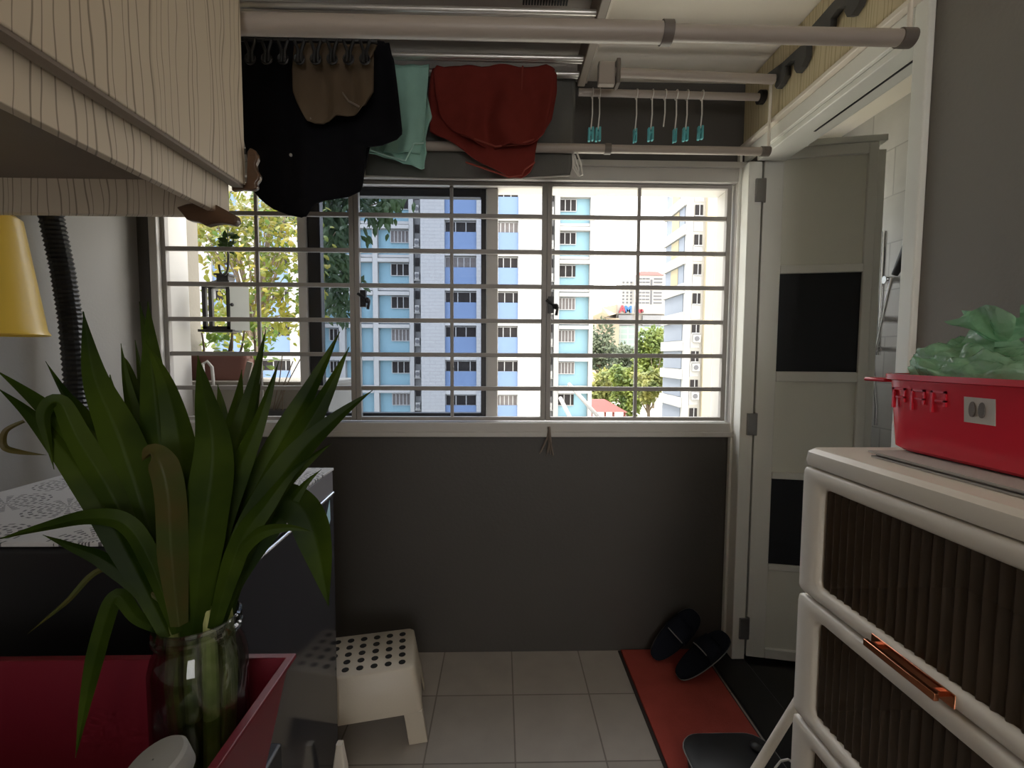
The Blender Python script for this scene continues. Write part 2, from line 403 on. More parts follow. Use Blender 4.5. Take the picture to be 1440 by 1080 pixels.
m = MB(); m.box((XR+.095, D+.121, -.1), (XR+.10, BY+.06, BZ+.1)); struct('wall_bathroom_outer', m, M['bl_white'], 'white outer wall return beside the window', 'wall')
m = MB(); m.box((XR+.10, .5, BZ), (BX+.1, BY+.1, BZ+.08)); struct('ceiling_bathroom', m, M['ceiling'])
m = MB(); m.box((.905, 1.10, 0), (XR+.02, D-.002, .012)); struct('trim_1', m, M['black_tile'], 'black stone doorway threshold', 'threshold', bevel=.003)

# laminate panel above the doorway and its ledge trims
m = MB(); m.box((1.008, .80, 2.19), (XR-.001, D-.004, ZC-.004)); struct('trim_2', m, M['laminate_y'], 'yellow striped panel above the doorway', 'panel')
m = MB(); m.box((.992, .80, 2.172), (XR-.001, D-.006, 2.188)); struct('trim_3', m, M['unit'], 'cream ledge under the striped panel', 'trim', bevel=.003)
m = MB(); m.box((1.012, 1.152, 2.118), (XR-.001, D-.006, 2.170)); struct('trim_4', m, M['door_white'], 'white head trim of the bathroom doorway', 'trim', bevel=.003)
m = MB(); m.box((1.02, DY0, 0), (XR+.11, 1.158, DZ)); m.box((1.010, 1.112, 0), (1.0285, 1.152, 2.170)); struct('trim_5', m, M['door_white'], 'white near jamb of the bathroom doorway', 'jamb', bevel=.004)

# ------------------------------------------------------------------ window
m = MB()
y0, y1 = D-.018, D+.17
m.box((WX0-.012, y0, WZ0-.02), (WX1+.030, y1, WZ0+.03)); m.box((WX0-.012, y0, WZ1-.05), (WX1+.030, y1, WZ1+.02))
m.box((WX0-.012, y0, WZ0+.03), (WX0+.02, y1, WZ1-.05)); m.box((WX1-.012, y0, WZ0+.03), (WX1+.030, y1, WZ1-.05))
win = struct('window_1', m, M['win_white'], 'wide grilled window with an off white frame', 'window', bevel=.004)
m = MB(); m.box((WX0-.03, y0-.012, WZ1+.005), (WX1+.045, D-.001, WZ1+.03)); m.box((WX1+.018, y0-.012, WZ0-.03), (WX1+.034, D-.001, WZ1+.005)); m.box((WX0-.03, y0-.012, WZ0-.03), (WX1+.018, D-.001, WZ0-.008))
m.build('casing', M['win_white'], win, bevel=.003)
YS = 2.06
def SX(px): return (px-705)*YS/F
for a, b in ((429, 441), (684, 700)):
    m = MB(); m.box((SX(a), YS-.03, WZ0+.03), (SX(b), YS+.04, WZ1-.05)); m.build('mullion', M['win_white'], win, bevel=.004)
sx0, sx1, sz0, sz1 = SX(441.5), SX(683.5), WZ0+.032, WZ1-.052
m = MB()
m.box((sx0, YS-.02, sz0), (sx0+.055, YS+.02, sz1)); m.box((sx1-.022, YS-.02, sz0), (sx1, YS+.02, sz1))
m.box((sx0+.055, YS-.02, sz0), (sx1-.022, YS+.02, sz0+.025)); m.box((sx0+.055, YS-.02, sz1-.035), (sx1-.022, YS+.02, sz1))
sash = m.build('sash', M['black_frame'], win, bevel=.003)
m = MB(); m.box((sx0+.05, YS-.003, sz0+.02), (sx1-.02, YS+.003, sz1-.03)); sub(m, 'pane', M['tint'], sash)
m = MB(); m.box((sx0+.012, YS+.022, sz0), (sx0+.02, YS+.03, sz1)); sub(m, 'sash_track', M['win_white'], sash)
# three hinged grille panels
GY = D+.02
def GX(px): return (px-705)*GY/F
rowz = [1.895, 1.748, 1.603, 1.457, 1.312, 1.168]
gz0, gz1 = 1.03, 2.034
for i, (a, b, c, lab) in enumerate(((243.5, 503, 371, 'steel window grille panel behind the potted plants and lantern'),
                                    (503.5, 767, 636, 'middle steel window grille panel in front of the tinted pane'),
                                    (767.5, 1023, 895, 'steel window grille panel next to the bathroom doorway'))):
    g = thing('window_grille', lab, 'window grille', (GX((a+b)/2), GY, gz0), 'hinged grille panels of the window')
    xa, xb = GX(a), GX(b); w = .02
    m = MB(); m.box((xa, GY-.012, gz0), (xa+w, GY+.012, gz1)); m.box((xb-w, GY-.012, gz0), (xb, GY+.012, gz1))
    m.box((xa+w, GY-.012, gz0), (xb-w, GY+.012, gz0+.016)); m.box((xa+w, GY-.012, gz1-.016), (xb-w, GY+.012, gz1)); m.build('frame', M['grille'], g, bevel=.002)
    for z in rowz:
        m = MB(); m.box((xa+w, GY-.008, z-.009), (xb-w, GY+.008, z+.009)); m.build('bar', M['grille'], g, bevel=.002)
    m = MB(); m.box((GX(c)-.007, GY-.006, gz0+.016), (GX(c)+.007, GY+.006, gz1-.016)); m.build('upright', M['grille'], g, bevel=.002)
    if i > 0:
        lx, lz = (GX(516), 1.545) if i == 1 else (GX(773), 1.525)
        m = MB(); m.box((lx-.012, GY-.028, lz-.035), (lx+.012, GY-.012, lz+.035)); m.tube([(lx-.02, GY-.03, lz+.02), (lx+.01, GY-.035, lz), (lx+.028, GY-.035, lz-.012), (lx+.022, GY-.035, lz-.045)], .006)
        m.sphere((lx+.02, GY-.035, lz-.008), .013, 8); m.build('latch', M['black'], g)

# ------------------------------------------------------------------ bathroom door
door = thing('door_1', 'white folding bathroom door with grey and black panels, standing open', 'door', (1.06, 1.89, 0), kind='structure')
m = MB(); m.box((.995, 1.868, 0), (1.050, 1.945, 2.095)); m.box((.985, 1.925, 0), (.997, D-.002, 2.16)); m.box((XR-.006, 1.159, DZ-.022), (XR+.11, 1.866, DZ-.001)); m.build('door_frame', M['door_white'], door, bevel=.003)
m = MB(); m.box((XR+.055, 1.2, DZ-.024), (XR+.062, 1.62, DZ-.0225)); m.build('track_slot', M['black'], door, smooth=False)
H0 = Vector((1.066, 1.885, 0)); H1 = Vector((1.47, 1.80, 0)); du = (H1-H0).normalized(); W = (H1-H0).length
Rd = Matrix((( du.x, -du.y, 0), (du.y, du.x, 0), (0, 0, 1)))
zs = [(.0, .055), (.403, .428), (.798, .826), (1.208, 1.250), (1.650, 1.684), (2.108, 2.150)]
m = MB(); T = .034
m.box((0, 0, .012), (.075, T, 2.150), Rd, H0); m.box((W-.035, 0, .012), (W, T, 2.150), Rd, H0)
for a, b in zs: m.box((.075, 0, max(a, .012)), (W-.035, T, b), Rd, H0)
lf = m.build('leaf', M['door_white'], door, bevel=.003)
for i in range(5):
    z0, z1 = zs[i][1], zs[i+1][0]
    m = MB(); m.box((.070, .012, z0-.004), (W-.03, T-.012, z1+.004), Rd, H0)
    pnl = sub(m, 'panel', M['door_black'] if i in (1, 3) else M['door_panel'], lf)
    pnl['label'] = 'black door panel' if i in (1, 3) else 'grey door panel'
m = MB(); m.box((-.004, T+.004, .012), (W+.045, 2*T, 2.135), Rd, H0); m.box((-.01, .002, 2.153), (W+.03, 2*T, 2.178), Rd, H0); m.build('second_leaf', M['door_white'], door, bevel=.003)
for z in (1.98, 1.03, .15):
    m = MB(); m.box((1.022, 1.858, z-.045), (1.062, 1.868, z+.045)); m.tube([(1.058, 1.866, z-.047), (1.058, 1.866, z+.047)], .007); h = m.build('hinge', M['steel'], door); h['label'] = 'dull steel hinge'

# shower fittings on the bathroom wall
sh = thing('shower_set', 'chrome shower rail with hand shower and mixer on the tiled bathroom wall', 'shower', (BX, 1.93, 1.3))
SXw = BX-.055; sy = 1.925
m = MB(); m.tube([(SXw, sy, 1.32), (SXw, sy, 1.84)], .011); m.build('rail', M['chrome'], sh)
for z in (1.635, 1.47, 1.345):
    m = MB(); m.tube([(BX, sy-.03, z), (SXw-.01, sy-.02, z)], .016 if z > 1.36 else .012); m.build('bracket', M['chrome'], sh)
m = MB(); m.tube([(SXw+.01, sy-.05, 1.65), (SXw+.02, sy-.12, 1.78)], [.012, .03]); hs = m.build('hand_shower', M['dark_steel'], sh)
m = MB(); m.tube([(SXw, sy-.05, 1.64), (SXw-.01, sy-.03, 1.5), (SXw-.02, sy+.0, 1.3), (SXw-.01, sy-.02, 1.1), (SXw, sy-.01, 1.02)], .007); m.build('hose', M['chrome'], sh)

# ------------------------------------------------------------------ wall-hung cabinet
FX, LX2, CY = -.5575, -.592, 1.03
zu, zl = 1.677, 1.606
cab = thing('wall_cabinet', 'striped cream laminate cabinet hung above the washing machine', 'cabinet', (-.9, .3, 1.62))
m = MB(); m.box((XL+.003, -1.2, zu+.012), (FX-.020, CY, ZC-.004)); m.build('carcass', M['laminate'], cab)
m = MB(); m.box((FX-.018, .42, zu), (FX, CY+.003, ZC-.01)); m.box((FX-.018, -.5, zu), (FX, .415, ZC-.01)); m.build('door', M['laminate'], cab, bevel=.002)
m = MB(); m.box((FX-.026, -.5, zu-.006), (FX-.004, CY, zu+.001)); m.build('edge_strip', M['trim_brown'], cab)
m = MB(); m.box((LX2-.018, -1.2, zl), (LX2, CY, zu+.011)); m.box((XL+.003, CY-.02, zl), (LX2-.019, CY, zu+.011)); m.build('skirt', M['laminate'], cab, bevel=.0015)
m = MB(); m.box((XL+.003, -1.2, zu+.0005), (LX2-.02, CY-.021, zu+.0115)); m.build('underside', M['trim_brown'], cab)
# broken carved corners
def carved(px, y, t):
    m = MB(); m.prism([U(a, b, y) for a, b in px], (0, t, 0)); return m.build('carved_corner', M['wood'], cab, bevel=.003)
carved([(347, 213), (351, 207), (357, 210), (361, 216), (362, 223), (359, 230), (360, 238), (365, 246), (364, 252), (360, 257), (361, 264), (355, 267), (340, 266), (325, 268), (325, 261), (346, 256)], CY+.008, .014)
carved([(247, 291), (262, 286), (284, 283), (292, 282), (304, 288), (331, 303), (333, 311), (328, 316), (312, 313), (300, 314), (288, 317), (279, 312), (262, 309), (255, 300)], CY-.05, .02)

# ------------------------------------------------------------------ ceiling drying rack
rack = thing('ceiling_drying_rack', 'ceiling mounted laundry rack with four aluminium tubes over the window', 'drying rack', (-.3, 1.5, ZC))
RX0, RX1 = -1.30, .325
TZ = 2.318; TUB = tuple(UZ(600, py, TZ).y for py in (17, 46, 81, 103))
m = MB(); m.box((RX0, .75, 2.405), (RX1, 1.90, ZC-.003)); m.build('housing', M['rack_body'], rack, bevel=.004)
m = MB(); m.box((RX1+.001, .75, 2.395), (RX1+.014, 1.89, ZC-.004)); m.build('edge_rail', M['unit'], rack, bevel=.002)
m = MB(); m.box((RX1-.05, 1.25, TZ-.02), (RX1-.022, 1.74, 2.404)); m.build('end_bracket', M['trim_brown'], rack, bevel=.003)
for y in TUB:
    m = MB(); m.tube([(RX0+.03, y-.012, TZ), (RX1-.02, y-.012, TZ)], .0085, 12); m.tube([(RX0+.03, y+.012, TZ+.006), (RX1-.02, y+.012, TZ+.006)], .0085, 12); m.build('tube', M['rack_tube'], rack)
for (xa, xb, yy) in [(UZ(p0, py, 2.402).x, UZ(p1, py, 2.402).x, UZ(p1, py, 2.402).y) for p0, p1, py in ((362, 425, 13), (700, 790, 20), (735, 800, 3))]:
    m = MB()
    for k in range(16):
        x = xa+(xb-xa)*k/16; m.box((x, yy-.014, 2.4005), (x+(xb-xa)/16*.62, yy+.014, 2.4045))
    m.build('vent', M['black'], rack, smooth=False)
m = MB(); m.box((-.85, 1.438, 2.398), (RX1-.06, 1.450, 2.404)); m.build('edge_strip', M['trim_brown'], rack)

# poles
def pole(name, label, xs, y, z, radii, endcap=True, group=None):
    t = thing(name, label, 'pole', (xs[0], y, z), group)
    m = MB(); m.tube([(xs[0], y, z), (xs[1], y, z)], radii[0], 20); m.build('thick_tube', M['pole'], t)
    m = MB(); m.tube([(xs[1]+.018, y, z), (xs[2], y, z)], radii[1], 20); m.build('thin_tube', M['pole'], t)
    m = MB(); m.tube([(xs[1]-.004, y, z), (xs[1]+.02, y, z)], radii[0]+.003, 20); m.build('joint', M['pole_joint'], t)
    if endcap:
        m = MB(); m.tube([(xs[2]-.002, y, z), (xs[2]+.03, y, z)], radii[1]+.003, 20); m.build('end_cap', M['pole_joint'], t)
    return t
ZP = 2.068; ZA = 2.049; YA, YB = 1.086, 1.718
pa = pole('bamboo_pole', 'thick taupe telescopic laundry pole nearest the camera', (-1.44, .367, .920), YA, ZA, (.0225, .0175), group='laundry poles')
m = MB(); m.tube([(.942, YA, ZA+.01), (.942, YA, 2.435)], .0055); m.build('hanger_rod', M['unit'], pa)
pb = pole('bamboo_pole', 'taupe telescopic laundry pole crossing in front of the window top, below the towels', (-1.40, .378, .957), YB, ZP, (.0165, .0145), group='laundry poles')
m = MB(); m.tube([(.984, YB, ZP-.012), (.984, YB, 2.33)], .0055); m.build('hanger_rod', M['unit'], pb)
arm = thing('extension_arm', 'taupe support arm with a square bracket between the ceiling rack and doorway panel', 'support arm', (.4, 1.70, 2.32))
m = MB(); m.tube([(.40, 1.685, 2.318), (.976, 1.685, 2.305)], .016, 16); m.build('arm_tube', M['pole'], arm)
m = MB(); m.box((.340, 1.672, 2.272), (.400, 1.698, 2.350)); m.build('bracket_plate', M['pole'], arm, bevel=.004)
m = MB(); m.box((.402, 1.662, 2.270), (.416, 1.708, 2.356)); m.build('bracket_collar', M['pole_joint'], arm, bevel=.003)
pd = thing('bamboo_pole', 'pale taupe pole holding the teal peg hooks, with a black end cap', 'pole', (.3, 1.80, 2.31), 'laundry poles')
m = MB(); m.tube([(.29, 1.80, 2.312), (.985, 1.80, 2.306)], .0135, 16); m.build('thin_tube', M['pole'], pd)
m = MB(); m.tube([(.986, 1.80, 2.306), (1.006, 1.80, 2.306)], .025, 20); m.build('end_cap', M['black'], pd)
# hooked steel brackets on the striped panel
def hook_bracket(label, pts):
    P = [UX(x, y, .985) for x, y in pts]
    m = MB(); m.prism(P, (.02, 0, 0)); o = m.build('pole_hook', M['dark_steel'], smooth=False)
    return tag(o, label, 'hook bracket', 'steel hook brackets on the striped panel')
hook_bracket('dark steel double hook bracket on the striped panel, near the window', [(1073, 108), (1100, 88), (1125, 65), (1134, 63), (1133, 80), (1127, 94), (1120, 103), (1117, 98), (1116, 90), (1118, 83), (1112, 85), (1104, 93), (1104, 106), (1098, 118), (1092, 125), (1089, 121), (1092, 112), (1084, 113)])
hook_bracket('dark steel hook bracket on the striped panel, just above the thick pole', [(1137, 42), (1172, 2), (1190, -12), (1213, -12), (1206, 8), (1197, 22), (1191, 24), (1187, 16), (1189, 7), (1178, 12), (1168, 26), (1167, 42)])

# teal pegs on loops of cord
pegs = [(831, 190, 0), (841, 190, 0), (893, 192, 1), (915, 190, 0), (933, 186, 2), (949, 192, 1), (964, 190, 0), (985, 188, 0)]
ordn = ['first', 'second', 'third', 'fourth', 'fifth', 'sixth', 'seventh', 'last']
for i, (px, py, k) in enumerate(pegs):
    top = U(px+2, 147, 1.80); bot = U(px, py-8, 1.80)
    t = thing('cord_peg', ('white cord loop without a peg, fifth on the pale pole' if k == 2 else f'teal peg on a pale cord, {ordn[i]} from the ceiling rack along the pale pole'), 'peg', top, 'pegs on the pale pole')
    x = top.x
    m = MB(); m.tube([(x, 1.80+.017*math.cos(a), 2.309+.017*math.sin(a)) for a in [j*PI/6 for j in range(-3, 10)]], .0022, 6)
    m.tube([(x, 1.80, 2.292), ((x+bot.x)/2+.003, 1.80, (2.292+bot.z)/2), bot], .0026, 6); m.build('cord', M['white_cord'], t)
    if k < 2:
        z = bot.z; w = .011 if k == 0 else .007
        m = MB(); m.box((bot.x-w, 1.792, z-.045), (bot.x-w*.2, 1.808, z+.005)); m.box((bot.x+w*.2, 1.792, z-.042), (bot.x+w, 1.808, z+.008)); m.tube([(bot.x-w, 1.80, z-.015), (bot.x+w, 1.80, z-.015)], .008, 8)
        m.build('peg', M['teal'], t, bevel=.002)

# ------------------------------------------------------------------ laundry
def interp(rows, t):
    ys = [r[0] for r in rows]; y = ys[0]+(ys[-1]-ys[0])*t
    for a, b in zip(rows, rows[1:]):
        if y <= b[0]+1e-6:
            f = 0 if b[0] == a[0] else (y-a[0])/(b[0]-a[0]); return y, a[1]+(b[1]-a[1])*f, a[2]+(b[2]-a[2])*f
    return rows[-1]
def cloth(rows, Y, amp, nf, seed, sag=0, nr=40, nc=44):
    m = MB(); g = []
    for i in range(nr+1):
        t = i/nr; y, xl, xr = interp(rows, t); row = []
        for j in range(nc+1):
            u = j/nc; px = xl+(xr-xl)*u
            q = Vector((px*.012+seed*7.1, y*.012, seed))
            d = amp*(.35+.65*t)*math.sin(2*PI*nf*(px-rows[0][1])/max(60, rows[0][2]-rows[0][1])+seed+1.3*mnoise.noise(q*1.5)) + amp*1.4*mnoise.noise(q)
            p = U(px, y+sag*math.sin(u*PI)*t, Y); p.y += d; row.append(p)
        g.append(row)
    m.grid(g); return m
shirt = thing('shirt', 'black shirt hanging from dark pegs beside the striped cabinet', 'shirt', U(450, 60, 1.49))
cloth([(58, 330, 540), (66, 330, 546), (84, 332, 554), (188, 338, 566), (196, 340, 556), (206, 342, 516), (258, 352, 512), (270, 360, 509), (275, 364, 496), (279, 367, 462), (286, 373, 447), (296, 387, 441), (303, 412, 437), (307, 426, 434)], 1.495, .014, 3, 1).build('body_cloth', M['black_cloth'], shirt, solid=.004)
cloth([(62, 345, 548), (100, 345, 556), (200, 350, 520), (262, 356, 508)], 1.53, .01, 3, 4).build('back_cloth', M['black_cloth'], shirt, solid=.004)
m = MB(); p = U(409, 218, 1.465); m.sphere(p, .005, 8); m.build('button', M['paper'], shirt)
sh2 = thing('shorts', 'beige cotton shorts pegged up in front of the black shirt', 'shorts', U(465, 60, 1.45))
cloth([(62, 412, 530), (84, 410, 521), (95, 409, 524), (130, 413, 525), (148, 421, 516), (160, 427, 492), (168, 431, 455), (172, 434, 442)], 1.425, .016, 2.6, 9).build('cloth', M['beige_cloth'], sh2, solid=.004)
cloth([(62, 414, 526), (95, 412, 526), (130, 415, 526), (150, 424, 514)], 1.452, .004, 2, 12).build('lining', M['beige_cloth'], sh2, solid=.003)
m = MB(); m.tube([U(425, 92, 1.422), U(430, 120, 1.420), U(428, 150, 1.420), U(437, 168, 1.420)], .003, 6); m.build('seam', M['trim_brown'], sh2)
m = MB(); m.tube([U(470, 92, 1.422), U(474, 120, 1.420), U(490, 142, 1.420), U(505, 150, 1.42)], .003, 6); m.build('seam', M['trim_brown'], sh2)
# peg bar
pgb = thing('peg_hanger', 'dark plastic peg hanger holding the black shirt and beige shorts', 'peg hanger', U(440, 50, 1.44))
pL, pR = U(330, 55, 1.385), U(530, 58, 1.385)
m = MB(); m.tube([pL, pR], .006, 8); m.build('bar', M['black'], pgb)
m = MB(); pc = U(520, 60, 1.385); m.tube([pc, pc+Vector((0, .03, .04)), Vector((pc.x, TUB[1]-.03, TZ+.022)), Vector((pc.x, TUB[1], TZ+.022))], .004, 6); m.build('hook', M['black'], pgb)
for k in range(8):
    px = 352+k*23; a = U(px, 57, 1.378); b = U(px, 88, 1.378)
    m = MB(); m.tube([a+Vector((-.014, 0, .0)), a+Vector((-.004, 0, -.03)), b+Vector((-.006, 0, 0))], .005, 6); m.tube([a+Vector((.014, 0, 0)), a+Vector((.004, 0, -.03)), b+Vector((.006, 0, 0))], .005, 6)
    m.tube([a+Vector((-.016, 0, .002)), a+Vector((.016, 0, .002))], .006, 6)
    m.tube([b+Vector((.014*math.cos(q), 0, .014*math.sin(q)+.01)) for q in [j*PI/6 for j in range(13)]], .003, 6, cap=False); m.build('peg', M['black'], pgb)
# towels
gt = thing('hand_towel', 'pale green towel hanging between the black shirt and red towel', 'towel', U(580, 95, 1.675))
cloth([(92, 545, 604), (130, 550, 600), (166, 545, 608), (176, 540, 602), (192, 534, 598), (206, 520, 598), (214, 515, 600), (224, 548, 597), (231, 575, 596), (236, 590, 596)], 1.668, .009, 2.4, 21, 0).build('cloth', M['green_cloth'], gt, solid=.004)
cloth([(95, 552, 604), (140, 556, 600), (196, 548, 594), (214, 540, 590)], 1.648, .008, 2.0, 25).build('folded_layer', M['green_cloth'], gt, solid=.004)
m = MB(); m.tube([U(517, 209, 1.648), U(545, 219, 1.645), U(570, 226, 1.645), U(582, 202, 1.642), U(596, 201, 1.645)], .003, 6); m.build('hem', M['green_hem'], gt)
rt = thing('bath_towel', 'dark red towel folded over the ceiling rack tube', 'towel', U(690, 95, 1.66))
cloth([(94, 608, 772), (104, 605, 783), (130, 602, 783), (168, 604, 776), (184, 604, 766), (196, 628, 756), (212, 652, 753), (230, 678, 751), (242, 700, 745), (249, 716, 734)], 1.667, .010, 2.6, 33).build('back_flap', M['red_cloth'], rt, solid=.005)
cloth([(92, 614, 768), (100, 610, 780), (130, 612, 778), (160, 618, 772), (180, 635, 768), (192, 652, 764), (200, 672, 752), (207, 694, 722)], 1.632, .024, 2.6, 38).build('front_flap', M['red_cloth'], rt, solid=.005)
m = MB(); m.tube([U(648, 189, 1.632), U(672, 197, 1.63), U(697, 206, 1.628), U(730, 203, 1.628), U(757, 194, 1.63)], .003, 6); m.build('hem', M['red_hem'], rt)
m = MB(); m.tube([U(735, 93, 1.636), U(733, 130, 1.632), U(734, 165, 1.632), U(736, 200, 1.632)], .003, 6); m.build('hem', M['red_hem'], rt)
m = MB(); m.tube([U(655, 228, 1.655), U(690, 240, 1.652), U(716, 249, 1.65), U(734, 246, 1.65), U(738, 238, 1.65), U(752, 228, 1.65)], .003, 6); m.build('hem', M['red_hem'], rt)
gs = thing('cloth_sheet', 'grey cloth hanging behind the red and green towels', 'cloth', U(660, 110, 1.74))
cloth([(108, 520, 809), (150, 518, 809), (205, 516, 807), (240, 514, 803), (247, 514, 801)], 1.745, .006, 4, 44, sag=5).build('cloth', M['grey_cloth'], gs, solid=.004)
m = MB(); m.tube([U(514+i*28.7, 247+5*math.sin(i/10*PI), 1.738) for i in range(11)], .0025, 6); m.build('hem', M['paper'], gs)
dc = MB()
dc.tube([U(806, 213, 1.725), U(808, 232, 1.72), U(815, 248, 1.72), U(819, 246, 1.72), U(817, 230, 1.72), U(811, 214, 1.722)], .003, 6)
dc.tube([U(805, 214, 1.728), U(806, 236, 1.725), U(813, 247, 1.722), U(814, 238, 1.72), U(808, 218, 1.72)], .0028, 6)
tag(dc.build('draw_cord', M['white_cord']), 'white looped drawstring hanging at the end of the grey cloth', 'cord')

# ------------------------------------------------------------------ washing machine
WXR, WXL, WY0, WY1, WZ = -.511, -1.24, .835, 1.388, .963
wm = thing('washing_machine', 'dark glossy top loading washing machine below the window', 'washing machine', (-.9, 1.1, 0))
m = MB(); m.box((WXL, WY0, .03), (WXR-.006, WY1, WZ-.007)); m.build('body', M['washer_black'], wm, bevel=.012, seg=3)
m = MB(); m.box((WXR-.0055, WY0+.006, .035), (WXR, WY1-.004, .882)); m.build('front_panel', M['washer'], wm, bevel=.002)
m = MB(); m.box((WXR-.0055, WY0+.004, .892), (WXR-.001, WY1-.003, WZ-.007)); m.build('control_band', M['washer_band'], wm, bevel=.002)
m = MB(); m.tube([(WXR+.001, WY0+.01, .878), (WXR+.003, (WY0+WY1)/2, .884), (WXR+.001, WY1-.006, .890)], .004, 8); m.build('silver_trim', M['silver'], wm)
m = MB(); m.prism([(WXR+.0012, 1.324, .784), (WXR+.0012, 1.351, .818), (WXR+.0012, 1.349, .878), (WXR+.0012, 1.320, .837)], (.001, 0, 0)); st = m.build('sticker', M['sticker'], wm, smooth=False); st['label'] = 'pale blue sticker'
for x in (WXL+.06, WXR-.06):
    for y in (WY0+.06, WY1-.06):
        m = MB(); m.tube([(x, y, 0), (x, y, .035)], .025, 12); m.build('foot', M['black'], wm)
m = MB(); m.box((WXL-.004, WY0-.004, WZ-.005), (WXR+.001, WY1+.002, WZ+.003));
tag(m.build('washer_cover', M['cover'], bevel=.002), 'pale cloth cover with dotted medallions spread over the washing machine', 'cover')
# corrugated drain hose
hp = [UX(68, 240, -1.435), UX(73, 310, -1.435), UX(88, 380, -1.43), UX(99, 450, -1.425), UX(106, 530, -1.42), UX(108, 600, -1.415), UX(108, 660, -1.41), UX(108, 740, -1.405), Vector((-1.40, 1.56, .5)), Vector((-1.40, 1.58, .04))]
path = []; rr = []
for i in range(len(hp)-1):
    for k in range(22):
        path.append(hp[i].lerp(hp[i+1], k/22)); rr.append(.033 if (i*22+k) % 2 else .028)
m = MB(); m.tube(path, rr, 14); tag(m.build('drain_hose', M['hose'], smooth=False), 'black corrugated hose running down the light grey wall', 'hose')
# yellow pail hanging upside down behind the cabinet skirt
pl = thing('pail', 'yellow plastic pail hanging upside down under the cabinet', 'pail', (-1.262, 1.19, 1.38))
pc = Vector((-1.318, 1.19, 0))
m = MB(); m.lathe([(.008, 1.66), (.080, 1.66), (.090, 1.652), (.124, 1.37), (.130, 1.358), (.126, 1.355), (.119, 1.372), (.084, 1.645), (.008, 1.652)], pc, 40); m.build('bucket', M['yellow'], pl)
m = MB(); m.box((pc.x+.05, 1.12, 1.638), (pc.x+.118, 1.15, 1.662)); m.build('lug', M['yellow'], pl, bevel=.003)
m = MB(); m.tube([(pc.x, 1.19, 1.655), (pc.x, 1.19, 1.70), (pc.x-.02, 1.19, 1.71)], .004, 8); m.build('hook', M['steel'], pl)

# ------------------------------------------------------------------ step stool
st = thing('step_stool', 'cream plastic step stool with a perforated top beside the washing machine', 'stool', (-.485, 1.58, 0))
a = math.radians(11.5); Rs = Matrix(((math.cos(a), -math.sin(a), 0), (math.sin(a), math.cos(a), 0), (0, 0, 1))); so = Vector((-.490, 1.580, 0))
def sp(x, y, z): return Rs @ Vector((x, y, z)) + so
hx, hy, HT = .180, .118, .25
def hxy(z): k = (HT-z)/HT; return hx+.040*k, hy+.030*k
def rring(z, inset=0, r=.02, n=5):
    x, y = hxy(z); x -= inset; y -= inset; pts = []
    for cx, cy, a0 in ((x-r, y-r, 0), (-x+r, y-r, PI/2), (-x+r, -y+r, PI), (x-r, -y+r, 1.5*PI)):
        for i in range(n): q = a0+PI/2*i/(n-1); pts.append((cx+r*math.cos(q), cy+r*math.sin(q)))
    return [sp(px, py, z) for px, py in pts]
m = MB(); m.loft([rring(.10), rring(HT-.006), rring(HT, .006, .016)], cap=False)
m.bm.faces.new([m.bm.verts.new(p) for p in rring(HT, .006, .016)])
m.loft([rring(.10, .005), rring(HT-.008, .005)], cap=False)
m.loft([rring(.10), rring(.10, .005)], cap=False)
bmesh.ops.remove_doubles(m.bm, verts=m.bm.verts, dist=.0003)
m.build('seat', M['stool'], st, ang=50)
for k in range(7):
    for j in range(5):
        cx = -.142+k*.0465; cy = -.082+j*.0405
        m = MB(); m.lathe([(.0118, HT+.0002), (.0118, HT+.0012)], (0, 0, 0), 14, cap=True)
        for v in m.bm.verts: v.co = sp(v.co.x+cx, v.co.y+cy, v.co.z)
        m.build('hole', M['hole'], st, smooth=False)
for sx in (-1, 1):
    for sy in (-1, 1):
        m = MB(); rings = []
        for z in (0, .10, .105):
            x, y = hxy(z); lw, ld = .062, .05
            xs = (x-lw, x) ; ys = (y-ld, y)
            q = [(xs[0], ys[1]), (xs[1], ys[1]), (xs[1], ys[0]), (xs[1]-.006, ys[0]), (xs[1]-.006, ys[1]-.006), (xs[0], ys[1]-.006)]
            rings.append([sp(sx*p[0], sy*p[1], z) for p in q])
        m.loft(rings); m.build('leg', M['stool'], st, bevel=.002)

